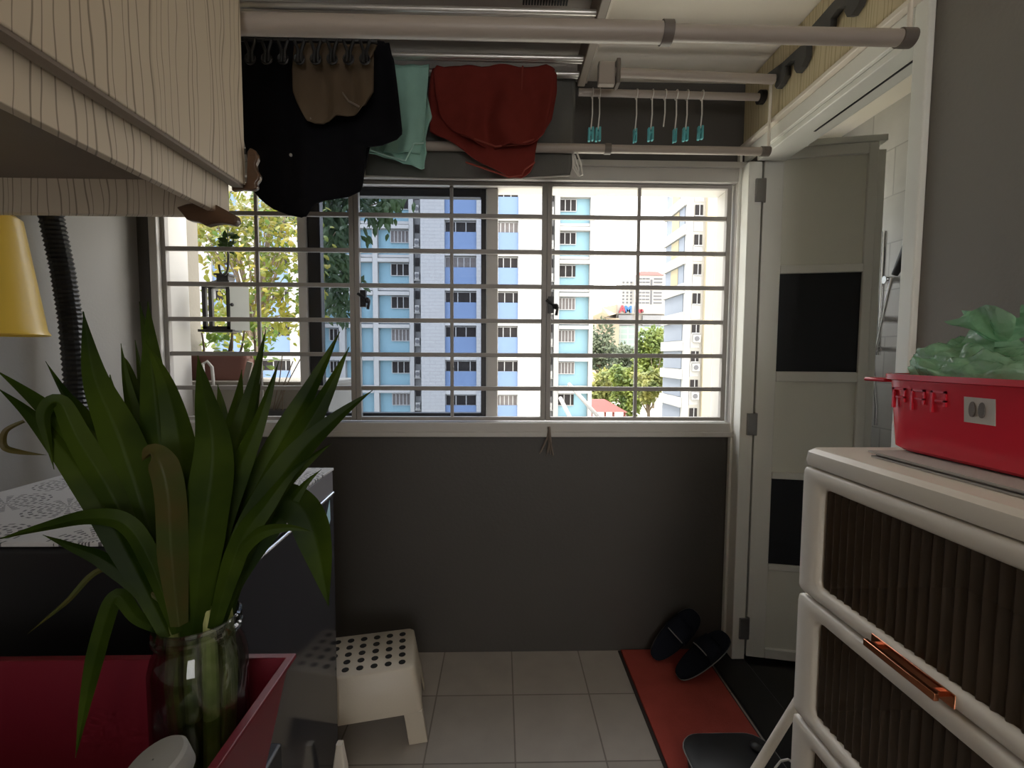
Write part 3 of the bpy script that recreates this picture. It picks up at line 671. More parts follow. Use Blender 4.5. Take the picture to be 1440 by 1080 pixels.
# ------------------------------------------------------------------ floor things, near the doorway
mt = thing('floor_mat', 'red floor mat in front of the bathroom doorway', 'mat', (.71, 1.6, 0))
m = MB(); m.box((.533, 1.22, .004), (.888, D-.012, .013)); m.build('pile', M['mat_red'], mt, bevel=.003)
m = MB(); m.box((.522, 1.21, .0005), (.896, D-.008, .0045)); m.build('backing', M['mat_edge'], mt)
def slipper(label, heel, toe, nrm, L=.27):
    t = thing('slipper', label, 'slipper', heel, 'pair of dark slippers')
    heel, toe = Vector(heel), Vector(toe); u = (toe-heel).normalized(); n = Vector(nrm); n = (n-n.dot(u)*u).normalized(); s = u.cross(n)
    def prof(k, inset=0):
        out = []
        for i in range(28):
            q = 2*PI*i/28; c = math.cos(q); w = .050+.007*c; sn = math.sin(q)
            out.append((L/2+(L/2-inset)*math.copysign(abs(c)**.85, c), (w-inset)*math.copysign(abs(sn)**.72, sn)))
        return out
    def ring(h, inset=0): return [heel+u*x+s*y+n*h for x, y in prof(0, inset)]
    m = MB(); m.loft([ring(0, .004), ring(.004), ring(.009)]); m.build('sole_edge', M['sole'], t)
    m = MB(); m.loft([ring(.009, .001), ring(.020, .001), ring(.024, .006)]); m.build('footbed', M['navy'], t)
    m = MB(); rows = []
    for i in range(7):
        f = i/6; x = L*(.50+.26*f); w = .052-.006*f; r = []
        for k in range(13):
            q = PI*k/12; r.append(heel+u*x+s*(w*math.cos(q))+n*(.018+.040*math.sin(q)**.7*(1-.25*f)))
        rows.append(r)
    m.grid(rows); m.build('strap', M['navy'], t, solid=.006)
    m = MB(); m.tube([heel+u*(L*.50)+s*(.052*math.cos(PI*k/12))+n*(.018+.043*math.sin(PI*k/12)**.7) for k in range(3, 10)], .0022, 6); m.build('strap_edge', M['sole'], t)
    return t
slipper('dark navy slipper standing against the dark wall, behind its pair', (.655, 1.872, .020), (.840, 1.900, .190), (-.35, -.85, .45))
slipper('dark navy slipper on the red mat, in front of its pair', (.715, 1.742, .020), (.935, 1.803, .150), (-.50, -.30, .80))
bn = thing('bin', 'black rounded plastic bin with a knob on its lid, on the red mat', 'bin', (.76, 1.36, .013))
def rr2(cx, cy, w, d, r, z, n=7):
    pts = []
    for px, py, a0 in ((w-r, d-r, 0), (-w+r, d-r, PI/2), (-w+r, -d+r, PI), (w-r, -d+r, 1.5*PI)):
        for i in range(n): q = a0+PI/2*i/(n-1); pts.append(Vector((cx+px+r*math.cos(q), cy+py+r*math.sin(q), z)))
    return pts
m = MB(); m.loft([rr2(.715, 1.30, .125, .085, .06, .0135), rr2(.715, 1.30, .135, .095, .065, .078)]); m.build('bin_body', M['black'], bn)
m = MB(); m.loft([rr2(.715, 1.30, .140, .10, .068, .079), rr2(.715, 1.30, .140, .10, .068, .086), rr2(.715, 1.30, .132, .092, .062, .090)]); m.build('lid', M['black'], bn)
m = MB(); m.tube(rr2(.715, 1.30, .141, .101, .068, .083)+[rr2(.715, 1.30, .141, .101, .068, .083)[0]], .0022, 6, cap=False); m.build('rim_line', M['sole'], bn)
m = MB(); m.sphere((.80, 1.335, .096), .020, 12, (1, 1, .6)); m.build('knob', M['black'], bn)
m = MB(); m.tube([(.535, 1.105, .012), (.94, 1.105, .74)], .012, 12); bs = m.build('broom_handle', M['unit']); tag(bs, 'cream broom handle leaning behind the drawer cabinet', 'broom handle')
m = MB(); m.tube([U(1118, 1074, 1.14), U(1108, 1068, 1.13), U(1098, 1070, 1.12), U(1090, 1080, 1.12), U(1092, 1098, 1.12), U(1100, 1130, 1.12), Vector((.60, 1.12, .10)), Vector((.58, 1.13, .004)), Vector((.50, 1.15, .004))], .003, 6); tag(m.build('cable', M['white_cord']), 'thin white cable looped beside the drawer cabinet', 'cable')
m = MB(); m.loft([rr2(-.468, 1.28, .020, .018, .006, 0), rr2(-.468, 1.28, .019, .017, .006, .10), rr2(-.468, 1.28, .010, .011, .004, .165), rr2(-.468, 1.28, .009, .010, .004, .178)])
tag(m.build('bottle', M['unit']), 'small white plastic bottle on the floor beside the washing machine', 'bottle')

# ------------------------------------------------------------------ drawer cabinet
UX0, UX1, UY0, UY1 = .660, 1.022, .38, .968
dt = thing('storage_cabinet', 'cream plastic cabinet with smoky ribbed flip doors and copper handles', 'cabinet', (.84, .68, 0))
zb = [.0, .239, .518, .797, 1.078]
m = MB()
for z0, z1 in zip(zb, zb[1:]):
    a = .012
    m.box((UX0+a, UY0+.004, z0+.003), (UX1-.004, UY0+.022, z1)); m.box((UX0+a, UY1-.022, z0+.003), (UX1-.004, UY1-.004, z1)); m.box((UX1-.012, UY0+.022, z0+.003), (UX1-.004, UY1-.022, z1)); m.box((UX0+a, UY0+.022, z0+.003), (UX1-.012, UY1-.022, z0+.014))
m.build('carcass', M['unit'], dt, bevel=.003)
m = MB(); m.loft([rr2((UX0+UX1)/2-.002, (UY0+UY1)/2, .180, .294, .02, 1.079), rr2((UX0+UX1)/2-.002, (UY0+UY1)/2, .183, .297, .022, 1.090), rr2((UX0+UX1)/2-.002, (UY0+UY1)/2, .181, .295, .022, 1.108), rr2((UX0+UX1)/2-.002, (UY0+UY1)/2, .172, .286, .02, 1.116)])
m.build('top_board', M['unit'], dt)
def rrect_yz(y0, y1, z0, z1, r, x, n=5):
    pts = []
    for cy, cz, a0 in ((y1-r, z1-r, 0), (y0+r, z1-r, PI/2), (y0+r, z0+r, PI), (y1-r, z0+r, 1.5*PI)):
        for i in range(n): q = a0+PI/2*i/(n-1); pts.append(Vector((x, cy+r*math.cos(q), cz+r*math.sin(q))))
    return pts
for z0, z1 in list(zip(zb, zb[1:]))[::-1]:
    za, zc = z0+.004, z1-.004
    gy0, gy1, ga, gb = UY0+.058, UY1-.058, za+.030, zc-.034
    X0 = UX0-.002
    m = MB()
    rings = [rrect_yz(UY0, UY1, za, zc, .012, UX0+.012), rrect_yz(UY0, UY1, za, zc, .012, X0+.004), rrect_yz(UY0+.004, UY1-.004, za+.004, zc-.004, .012, X0),
             rrect_yz(gy0-.006, gy1+.006, ga-.006, gb+.006, .022, X0), rrect_yz(gy0, gy1, ga, gb, .018, X0+.007), rrect_yz(gy0, gy1, ga, gb, .018, UX0+.012)]
    m.loft(rings, cap=False); dr = m.build('flip_door', M['unit'], dt, ang=50)
    m = MB(); rows = []; nn = 25*6
    for zz in (ga-.002, gb+.002):
        rows.append([Vector((UX0+.0115+.0040*math.cos(2*PI*k/6), gy0-.002+(gy1-gy0+.004)*k/nn, zz)) for k in range(nn+1)])
    m.grid(rows); pn = sub(m, 'ribbed_pane', M['smoke'], dr); pn['label'] = 'smoky ribbed plastic pane'
    hz = za+.013; yc = .690
    m = MB(); m.box((X0-.024, yc-.066, hz-.006), (X0-.016, yc+.066, hz+.006)); m.box((X0-.018, yc-.060, hz-.004), (X0+.001, yc-.050, hz+.004)); m.box((X0-.018, yc+.050, hz-.004), (X0+.001, yc+.060, hz+.004))
    m.box((X0-.0025, yc-.075, hz-.012), (X0-.0002, yc+.075, hz+.010))
    sub(m, 'handle', M['copper'], dr, bevel=.002)['label'] = 'copper bar handle'
# papers under the tub
m = MB()
for k, (dx, dy) in enumerate(((0, 0), (.006, -.004), (-.003, .005))): m.box((.722+dx, .40+dy, 1.1165+.0042*k), (.995+dx, .865+dy, 1.1165+.0042*k+.0034))
tag(m.build('paper_stack', M['paper'], smooth=False), 'flat stack of folders under the red tub', 'papers')
# red tub
tb = thing('tub', 'glossy red plastic tub with a white label on the drawer cabinet', 'tub', (.88, .72, 1.13))
tc_ = (.883, .725); z0, z1 = 1.1305, 1.278
m = MB()
R_ = lambda w, d, r, z: rr2(tc_[0], tc_[1], w, d, r, z, 9)
m.loft([R_(.098, .182, .06, z0), R_(.106, .192, .068, z0+.006), R_(.116, .203, .075, z1-.012), R_(.124, .211, .08, z1-.010), R_(.124, .211, .08, z1), R_(.114, .201, .074, z1), R_(.104, .190, .066, z0+.010)], cap=False)
m.bm.faces.new([m.bm.verts.new(p) for p in R_(.104, .190, .066, z0+.010)]); m.build('tub_body', M['tub_red'], tb, ang=40)
m = MB(); m.box((tc_[0]-.10, tc_[1]+.19, z1-.018), (tc_[0]-.03, tc_[1]+.245, z1-.010)); m.build('handle', M['tub_red'], tb, bevel=.003)
def tubx(z): return tc_[0]-(.106+(.116-.106)*(z-z0-.006)/(z1-z0-.018))
m = MB()
for k in range(3):                                       # raised lattice band below the rim
    yc = .862-k*.040; za_, zb_ = 1.225, 1.252; x = tubx(1.24)-.001
    m.box((x-.002, yc-.014, zb_-.004), (x+.004, yc+.014, zb_)); m.box((x-.002, yc-.014, za_), (x+.004, yc-.010, zb_)); m.box((x-.002, yc+.010, za_-.012), (x+.004, yc+.014, zb_)); m.box((x-.002, yc-.014, za_+.008), (x+.004, yc+.006, za_+.011))
m.build('relief', M['tub_red'], tb, smooth=False)
m = MB()
x1, x2 = tubx(1.247)-.0012, tubx(1.209)-.0012
lp = [(x1, .738, 1.246), (x1, .690, 1.246), (x2, .690, 1.204), (x2, .738, 1.204)]
m.prism(lp, (.001, 0, 0)); lb = m.build('label_sticker', M['label'], tb, smooth=False); lb['label'] = 'white paper label'
m = MB()
for yc in (.7235, .7085):
    m.loft([[Vector((x2-.0042, yc+.0048*math.cos(q), 1.2265+.0125*math.sin(q))) for q in [2*PI*i/16 for i in range(16)]], [Vector((x2+.0006, yc+.0048*math.cos(q), 1.2265+.0125*math.sin(q))) for q in [2*PI*i/16 for i in range(16)]]])
sub(m, 'print_mark', M['print'], lb)
# green plastic bag
m = MB(); rows = []
BC = Vector((.876, .795, 1.268))
def bagp(u, v):
    q = 2*PI*u; r = math.sqrt(max(0, 1-v**2.6))
    p = Vector((BC.x+.086*r*math.cos(q), BC.y+.128*r*math.sin(q), BC.z+.070*v+.018*v*math.sin(q+.6)))
    nz = abs(mnoise.noise(Vector((p.x*24, p.y*24, p.z*30)))); n2 = abs(mnoise.noise(Vector((p.x*55+3, p.y*55, p.z*55))))
    return p+Vector((math.cos(q)*r, math.sin(q)*r, .9))*(.034*nz+.016*n2-.010)*min(1, v*4+.2)
for i in range(25): rows.append([bagp(j/72, i/24) for j in range(72)])
m.loft(rows, cap=False); bg = thing('plastic_bag', 'crumpled translucent green plastic bag in the red tub', 'plastic bag', (BC.x, BC.y, 1.27))
m.build('bag_body', M['bag'], bg, ang=60)
m = MB(); kn = Vector((.862, .770, 1.338)); rows = []
for i in range(17):
    v = i/16; row = []
    for j in range(37):
        q = 2*PI*j/36; r = .009+.044*v**.7*(1+.30*math.sin(5*q+2*v)+.15*math.sin(11*q))
        row.append(kn+Vector((r*.7*math.cos(q)-.006*v, r*1.1*math.sin(q)+.010*v, .050*v+.012*math.sin(3*q+4*v)*v)))
    rows.append(row)
m.grid(rows); m.build('knotted_top', M['bag'], bg, ang=60)

# ------------------------------------------------------------------ red tray, jar and pandan
m = MB(); m.box((-1.20, .20, 0), (-.365, .74, .66)); tag(m.build('side_table', M['washer_black'], bevel=.006), 'black low cupboard carrying the red tray', 'cupboard')
ty = thing('tray', 'deep red plastic tray holding the glass jar', 'tray', (-.6, .5, .66))
x0, x1, y0, y1 = -1.05, -.322, .30, .690; zt0, zt1 = .662, .845
def rect(i, z): return [Vector((x0+i, y0+i, z)), Vector((x1-i, y0+i, z)), Vector((x1-i, y1-i, z)), Vector((x0+i, y1-i, z))]
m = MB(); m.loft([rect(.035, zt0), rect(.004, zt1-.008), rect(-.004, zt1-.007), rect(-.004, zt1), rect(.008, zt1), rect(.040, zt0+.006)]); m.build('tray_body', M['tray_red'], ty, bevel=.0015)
JC = Vector((-.3985, .592, 0)); jz0, jz1 = .672, .966; JR = .056
jar = thing('glass_jar', 'clear glass jar of water with cut pandan leaves', 'jar', (JC.x, JC.y, jz0))
prof = [(.003, jz0), (JR-.006, jz0), (JR, jz0+.008), (JR, jz1-.060), (JR-.004, jz1-.042), (JR-.009, jz1-.034), (JR-.009, jz1-.022), (JR-.005, jz1-.020), (JR-.005, jz1-.015), (JR-.008, jz1-.012), (JR-.005, jz1-.009), (JR-.006, jz1-.002), (JR-.009, jz1), (JR-.011, jz1-.004), (JR-.012, jz1-.034), (JR-.004, jz1-.065), (JR-.004, jz0+.010), (.003, jz0+.006)]
m = MB(); m.lathe(prof, JC, 48); m.build('glass', M['clear'], jar)
m = MB(); m.lathe([(.002, jz0+.008), (JR-.0055, jz0+.008), (JR-.0055, jz0+.165), (.002, jz0+.165)], JC, 40); m.build('water', M['water'], jar)
pn = thing('pandan_bunch', 'bunch of long green pandan leaves standing in the glass jar', 'plant', (JC.x, JC.y, .70))
def catmull(P, n):
    out = []
    for i in range(len(P)-1):
        p0, p1, p2, p3 = P[max(i-1, 0)], P[i], P[i+1], P[min(i+2, len(P)-1)]
        for k in range(n):
            t = k/n
            out.append(.5*((2*p1)+(-p0+p2)*t+(2*p0-5*p1+4*p2-p3)*t*t+(-p0+3*p1-3*p2+p3)*t**3))
    out.append(P[-1]); return out
def leaf(pts, wpx, mat='pandan', twist=0., fold=.35, tip=.55, base=.55):
    P = [U(x, y, d) for x, y, d in pts]
    path = catmull(P, 8); n = len(path); rows = []
    ln = [0]
    for a, b in zip(path, path[1:]): ln.append(ln[-1]+(b-a).length)
    for i, p in enumerate(path):
        t = ln[i]/ln[-1]
        T = (path[min(i+1, n-1)]-path[max(i-1, 0)]).normalized()
        V = (p-CAMLOC).normalized()
        S = T.cross(V)
        if S.length < 1e-3: S = Vector((1, 0, 0))
        S.normalize(); N = S.cross(T).normalized()
        q = twist*(.4+.8*t); S, N = S*math.cos(q)+N*math.sin(q), N*math.cos(q)-S*math.sin(q)
        depth = (p-CAMLOC).y
        w = wpx/2*depth/F
        prof = (base+(1-base)*min(1, t/.35))*(1 if t < tip else max(0.03, (1-((t-tip)/(1-tip))**1.35)))
        w *= prof
        rows.append([p+S*(w*k)+N*(fold*w*(abs(k)-.5)) for k in (-1, -.55, -.12, 0, .12, .55, 1)])
    m = MB(); m.grid(rows); return m.build('leaf', M[mat], pn, ang=80)
b = (280, 880)
L = [   # pixel path from the jar mouth to the tip, with distance; width in pixels at its widest
 ([(262, 900, .60), (243, 770, .60), (228, 640, .62), (214, 520, .64), (208, 424, .66)], 46, .15),
 ([(270, 900, .61), (265, 760, .62), (238, 600, .65), (212, 500, .67), (196, 424, .69)], 34, -.3),
 ([(248, 900, .58), (215, 760, .58), (170, 620, .59), (133, 530, .60), (117, 438, .61)], 52, .2),
 ([(255, 905, .60), (228, 760, .61), (196, 620, .63), (178, 540, .64), (170, 483, .65)], 30, .5),
 ([(262, 905, .63), (240, 720, .66), (210, 590, .69), (190, 478, .71)], 26, -.4),
 ([(240, 890, .57), (190, 760, .57), (130, 640, .58), (60, 572, .59), (-6, 520, .60)], 40, .35),
 ([(238, 895, .56), (180, 780, .56), (118, 672, .57), (50, 590, .58), (-4, 545, .59)], 36, -.25),
 ([(245, 890, .60), (190, 740, .62), (125, 600, .65), (92, 555, .67), (64, 508, .69)], 28, .6),
 ([(292, 900, .60), (305, 770, .61), (330, 640, .63), (357, 540, .65), (374, 463, .67)], 30, -.35),
 ([(290, 900, .59), (300, 780, .59), (325, 690, .60), (365, 590, .61), (392, 508, .63)], 32, .4),
 ([(300, 900, .61), (330, 770, .63), (385, 640, .66), (440, 540, .69), (478, 466, .71)], 36, -.2),
 ([(305, 900, .60), (338, 780, .62), (395, 660, .64), (450, 570, .66), (491, 488, .68)], 40, .25),
 ([(300, 895, .58), (345, 760, .60), (410, 650, .62), (470, 590, .64), (524, 549, .66)], 40, -.3),
 ([(300, 885, .57), (335, 770, .57), (375, 710, .58), (410, 665, .60), (442, 640, .62)], 30, .3),
 ([(270, 900, .57), (285, 760, .56), (300, 640, .57), (288, 560, .59), (278, 500, .61)], 54, .1),
 ([(282, 900, .62), (310, 740, .65), (322, 630, .68), (335, 560, .70), (340, 520, .72)], 36, .2),
 ([(275, 900, .60), (262, 740, .60), (255, 640, .60), (235, 545, .61), (205, 480, .63)], 44, -.15),
 ([(250, 890, .56), (212, 790, .55), (178, 738, .545), (128, 728, .54), (60, 742, .54), (-8, 760, .54)], 26, .5),
 ([(248, 900, .57), (210, 838, .56), (150, 790, .55), (100, 768, .545), (60, 752, .545)], 24, -.3),
 ([(300, 880, .58), (328, 790, .57), (362, 752, .57), (405, 742, .575), (440, 748, .58)], 24, .2),
 
 ([(240, 890, .58), (195, 870, .56), (165, 838, .55), (143, 890, .545), (122, 980, .54), (106, 1066, .535)], 22, .1),
 ([(230, 880, .57), (170, 720, .57), (112, 620, .575), (84, 566, .575), (62, 582, .57), (70, 630, .565), (76, 660, .56)], 34, .3),
]
L += [([(258, 900, .61), (236, 740, .63), (205, 610, .66), (182, 520, .68), (172, 500, .69)], 34, .3),
 ([(296, 900, .62), (318, 760, .65), (342, 660, .68), (350, 590, .70), (352, 545, .71)], 40, -.2),
 ([(266, 905, .63), (255, 720, .67), (240, 610, .70), (228, 560, .72), (222, 520, .73)], 46, .2),
 ([(286, 905, .63), (300, 740, .67), (312, 650, .70), (312, 580, .72), (306, 540, .73)], 44, -.3),
 ([(300, 890, .60), (340, 800, .62), (400, 720, .64), (430, 680, .65), (452, 660, .66)], 28, .3)]
for pts, w, tw in L: leaf(pts, w, twist=tw)
for pts, w, tw in L[:6]+L[8:14]:
    s = rng.uniform(.72, .86); ox = rng.uniform(-14, 14); b0 = pts[0]
    leaf([(b0[0]+(x-b0[0])*s+ox*(i > 0), b0[1]+(y-b0[1])*s, d+rng.uniform(.02, .05)) for i, (x, y, d) in enumerate(pts)], w*rng.uniform(.7, 1.0), twist=-tw)
leaf([(252, 880, .55), (243, 790, .545), (238, 700, .54), (228, 655, .54), (214, 636, .545), (200, 648, .555)], 38, 'pandan_dry', .3, .6, .8)
leaf([(290, 890, .62), (318, 790, .63), (358, 708, .64), (400, 702, .645), (430, 722, .645), (448, 775, .64), (462, 852, .635)], 50, twist=.25, tip=.72, base=.6)
leaf([(34, 592, .56), (8, 606, .55), (6, 628, .55), (30, 636, .55), (66, 640, .555)], 8, 'pandan_dry', .2)
leaf([(232, 850, .56), (150, 800, .56), (90, 850, .55), (38, 892, .55)], 8, 'pandan_dry', .2)
for k in range(9):
    q = k*2.4; r = .028*math.sqrt((k+.5)/9); m = MB()
    x, y = JC.x+r*math.cos(q), JC.y+r*math.sin(q)
    m.tube([(x*.9+JC.x*.1, y*.9+JC.y*.1, jz0+.014), (x, y, jz0+.09), (x+.3*(x-JC.x), y+.3*(y-JC.y), jz0+.22), (x+.2*(x-JC.x), y, jz0+.31)], [.005, .010, .009, .007], 10)
    m.build('stem', M['pandan_pale'] if x > JC.x+.004 else M['pandan_stem'], pn)
wb = thing('plastic_bottle', 'white plastic bottle with a round slanted cap in the red tray', 'bottle', (-.37, .47, .67))
m = MB(); m.lathe([(.002, .669), (.024, .669), (.026, .674), (.026, .80), (.018, .815), (.018, .83)], (-.372, .482, 0), 28); m.build('bottle_body', M['unit'], wb)
Rt = Matrix.Rotation(math.radians(-14), 3, 'Y') @ Matrix.Rotation(math.radians(10), 3, 'X')
m = MB(); m.lathe([(.001, -.018), (.027, -.018), (.031, -.012), (.031, .010), (.028, .014), (.001, .016)], (-.373, .482, .855), 32, Rt); m.build('cap', M['bl_white'], wb)

# ------------------------------------------------------------------ ledge outside the window: pots, lantern
m = MB(); m.box((-1.62, 2.13, .80), (-.80, 2.50, 1.175)); m.box((-1.62, 2.125, 1.165), (-.79, 2.51, 1.185)); struct('trim_6', m, M['concrete'], 'cream concrete planter ledge outside the window', 'ledge', bevel=.004)
m = MB(); m.box((-1.72, 2.12, .4), (-1.505, 2.34, 2.9)); struct('wall_outer_fin', m, M['concrete'], 'cream concrete fin wall outside the window', 'wall')
def leafq(m, p, L_, W_, d, up, bend=.2):
    d = d.normalized(); s = d.cross(up)
    if s.length < 1e-3: s = Vector((1, 0, 0))
    s.normalize(); n = s.cross(d)
    a = p; c = p+d*L_*.5+n*bend*L_*.3; e = p+d*L_-n*bend*L_*.3
    v = [m.bm.verts.new(q) for q in (a, p+d*L_*.30+s*W_*.5, p+d*L_*.65+s*W_*.42, e, p+d*L_*.65-s*W_*.42, p+d*L_*.30-s*W_*.5, c)]
    for i in range(6): m.bm.faces.new((v[i], v[(i+1) % 6], v[6]))
def rv(): return Vector((rng.gauss(0, 1), rng.gauss(0, 1), rng.gauss(0, 1))).normalized()
pt = thing('planter', 'long brown planter of sprouting plants on the window ledge', 'planter', (-1.32, 2.28, 1.185))
def rct(cx, cy, w, d, z, r=.03): return rr2(cx, cy, w, d, r, z, 5)
pcx = U(314, 520, 2.26).x
m = MB(); m.loft([rct(pcx, 2.27, .135, .07, 1.186), rct(pcx, 2.27, .150, .082, 1.290), rct(pcx, 2.27, .157, .089, 1.290), rct(pcx, 2.27, .157, .089, 1.302), rct(pcx, 2.27, .145, .078, 1.302), rct(pcx, 2.27, .143, .076, 1.285)]); m.build('planter_box', M['terracotta'], pt)
m = MB(); m.loft([rct(pcx, 2.27, .142, .075, 1.27), rct(pcx, 2.27, .142, .075, 1.289)]); m.build('soil', M['soil'], pt)
for (xa, ya, xb, yb) in ((286, 512, 284, 468), (322, 512, 327, 465), (333, 512, 344, 462), (318, 512, 330, 440), (360, 512, 352, 430)):
    m = MB(); m.tube([U(xa, ya, 2.27), U((xa+xb)/2+2, (ya+yb)/2, 2.27), U(xb, yb, 2.28)], [.006, .005, .004], 6); m.build('stem', M['bark'], pt)
m = MB()
for (px, py, n_) in ((352, 455, 16), (362, 480, 14), (345, 500, 12), (300, 480, 14), (312, 470, 14), (372, 505, 8)):
    for k in range(n_):
        leafq(m, U(px+rng.gauss(0, 9), py+rng.gauss(0, 9), 2.27+rng.gauss(0, .03)), .045, .028, rv(), Vector((0, -.6, .8)))
m.build('foliage', M['lime_leaf'], pt, smooth=False)
m = MB(); m.tube([U(296, 580, 2.12), U(293, 550, 2.10), U(286, 525, 2.10), U(285, 512, 2.11), U(291, 508, 2.12), U(298, 516, 2.13), U(301, 545, 2.125)], .007, 8); tag(m.build('strap', M['paper']), 'pale looped strap hanging over the window ledge by the planter', 'strap')
st2 = thing('plant_tray', 'small black tray with thin stems standing inside the window frame', 'tray', U(390, 580, 2.09))
pc = U(392, 578, 2.085); zt = WZ0+.031
m = MB(); m.loft([rct(pc.x, 2.085, .062, .024, zt, .01), rct(pc.x, 2.085, .075, .030, zt+.035, .012), rct(pc.x, 2.085, .070, .026, zt+.035, .01), rct(pc.x, 2.085, .06, .02, zt+.012, .01)]); m.build('dish', M['black'], st2)
for dx in (-.04, .0, .035):
    m = MB(); m.box((pc.x+dx-.008, 2.070, zt+.01), (pc.x+dx+.008, 2.095, zt+.036)); m.build('soil_plug', M['soil'], st2)
for (xb, yb) in ((397, 500), (412, 508), (404, 540), (425, 500)):
    m = MB(); m.tube([Vector((pc.x+rng.uniform(-.03, .03), 2.083, zt+.02)), U((390+xb)/2, (565+yb)/2, 2.095), U(xb, yb, 2.10)], .0022, 6); m.build('stem', M['bark'], st2)
m = MB(); m.box((0, 0, 0), (.026, .012, .26), Matrix.Rotation(math.radians(14), 3, 'Y'), Vector((U(333, 600, 2.09).x-.01, 2.09, WZ0+.031)))
tag(m.build('wooden_slat', M['concrete'], bevel=.002), 'pale slat leaning inside the window frame behind the pandan leaves', 'slat')
# lantern on its hook
ln = thing('lantern', 'black metal lantern with an open frosted door hanging from the window grille', 'lantern', U(305, 430, 2.08))
LY = 2.105; zb_, zt_ = U(305, 463, LY).z, U(305, 400, LY).z; xl, xr = U(284, 430, LY).x, U(322, 430, LY).x; dd = .045
m = MB()
for x in (xl, xr-.012):
    for y in (LY, LY+dd): m.box((x, y, zb_), (x+.017, y+.014, zt_))
for z in (zb_, zt_-.012):
    m.box((xl, LY, z), (xr+.002, LY+.012, z+.014)); m.box((xl, LY+dd, z), (xr+.002, LY+dd+.012, z+.014))
    m.box((xl, LY, z), (xl+.012, LY+dd, z+.014)); m.box((xr-.012, LY, z), (xr+.002, LY+dd, z+.014))
m.build('frame', M['lantern'], ln)
m = MB(); m.box((xl-.015, LY-.012, zb_-.012), (xr+.02, LY+dd+.02, zb_-.001)); m.build('base', M['lantern'], ln)
cx_ = (xl+xr)/2+.022
m = MB(); m.loft([[Vector((xl-.005, LY-.005, zt_)), Vector((xr+.008, LY-.005, zt_)), Vector((xr+.008, LY+dd+.018, zt_)), Vector((xl-.005, LY+dd+.018, zt_))], [Vector((cx_-.03, LY+.02, zt_+.022)), Vector((cx_+.03, LY+.02, zt_+.022)), Vector((cx_+.03, LY+.07, zt_+.022)), Vector((cx_-.03, LY+.07, zt_+.022))]])
m.box((cx_-.026, LY+.02, zt_+.02), (cx_+.026, LY+.07, zt_+.045)); m.box((cx_-.034, LY+.012, zt_+.044), (cx_+.034, LY+.078, zt_+.052)); m.build('roof', M['lantern'], ln)
m = MB(); q0 = Vector((xr+.004, LY+.0, 0)); q1 = Vector((xr+.068, LY+.040, 0)); dv = (q1-q0)
Rq = Matrix(((dv.normalized().x, -dv.normalized().y, 0), (dv.normalized().y, dv.normalized().x, 0), (0, 0, 1)))
m.box((0, -.004, zb_-.004), (dv.length, .004, zt_-.006), Rq, q0); dp = m.build('door', M['frost'], ln); dp['label'] = 'open frosted lantern door'
m = MB(); m.tube([(xr+.004, LY-.006, zb_+.03), (xr+.004, LY-.006, zt_-.02)], .004, 6); m.sphere((xr+.016, LY-.004, (zb_+zt_)/2+.01), .008, 8); m.build('hinge', M['lantern'], ln)
hk = [U(x, y, d) for x, y, d in ((316, 353, GY+.012), (319, 349, GY), (321, 356, GY+.035), (321, 368, GY+.05), (320, 380, GY+.06), (315, 387, GY+.07), (310, 383, GY+.07), (308, 372, GY+.07))]
m = MB(); m.tube(catmull(hk, 6), .0048, 8); m.build('hook', M['lantern'], ln)
m = MB()
for k in range(14): leafq(m, U(320+rng.gauss(0, 4), 338+rng.gauss(0, 9), GY+.06+rng.gauss(0, .008)), .04, .022, rv(), Vector((0, -1, .2)))
m.tube([U(320, 322, GY+.06), U(320, 352, GY+.04)], .002, 6)
tag(m.build('dried_sprig', M['dark_leaf'], smooth=False), 'dark dried sprig tied to the grille above the lantern', 'sprig')
# tuft of cord under the middle of the frame
m = MB()
for k in range(9):
    x = 772+rng.uniform(-4, 4); m.tube([U(772, 600, D-.035), U(x, 616, D-.03), U(x+rng.uniform(-12, 14), 638+rng.uniform(-3, 3), D-.025)], .0018, 5)
m.tube([U(772, 600, D-.036), U(774, 622, D-.034)], .006, 8)
tag(m.build('cord_tuft', M['trim_brown']), 'brown frayed cord hanging below the window frame', 'cord')
# drying rack arms outside
da = thing('outdoor_rack', 'white metal laundry rack arms outside the window', 'rack', (.3, 2.3, 1.0))
for a_, b_ in (((800, 540), (852, 598)), ((788, 560), (808, 600))):
    m = MB(); m.tube([U(*a_, 2.5), U(*b_, 2.2)], .011, 10); m.build('arm', M['bl_white'], da)
m = MB(); p_ = U(852, 598, 2.2); m.box((.20, 2.0705, p_.z-.06), (.60, 2.22, p_.z-.0)); m.build('bracket', M['bl_white'], da)

# ------------------------------------------------------------------ nearby trees
def tree_thing(name, label, loc, group=None): return thing(name, label, 'tree', loc, group)
ny = tree_thing('tree', 'yellow leaved tree close outside, behind the lantern', (-2.6, 4.6, -7), 'trees close to the window')
m = MB(); root = Vector((-2.9, 4.9, -7)); 
m.tube([root, (-2.8, 4.8, -3), (-2.55, 4.7, .2), (-2.4, 4.6, 1.5), (-2.2, 4.5, 2.6)], [.11, .09, .05, .03, .012], 10); m.build('trunk', M['bark'], ny)
cl = []
for k in range(26):
    px = rng.uniform(280, 408); py = rng.uniform(288, 455); cl.append(U(px, py, rng.uniform(4.1, 5.0)))
cl += [U(300, 350, 4.2), U(290, 330, 4.2), U(345, 320, 4.4), U(402, 300, 4.4), U(404, 350, 4.4), U(398, 400, 4.5), U(404, 440, 4.5), U(380, 290, 4.5)]
m = MB()
for c in cl: m.tube([(-2.45, 4.65, min(c.z-.1, 1.4)), (Vector((-2.45, 4.65, 1.4))+c)*.5+Vector((0, 0, .1)), c], [.012, .008, .004], 6)
m.build('branches', M['bark'], ny)
m = MB()
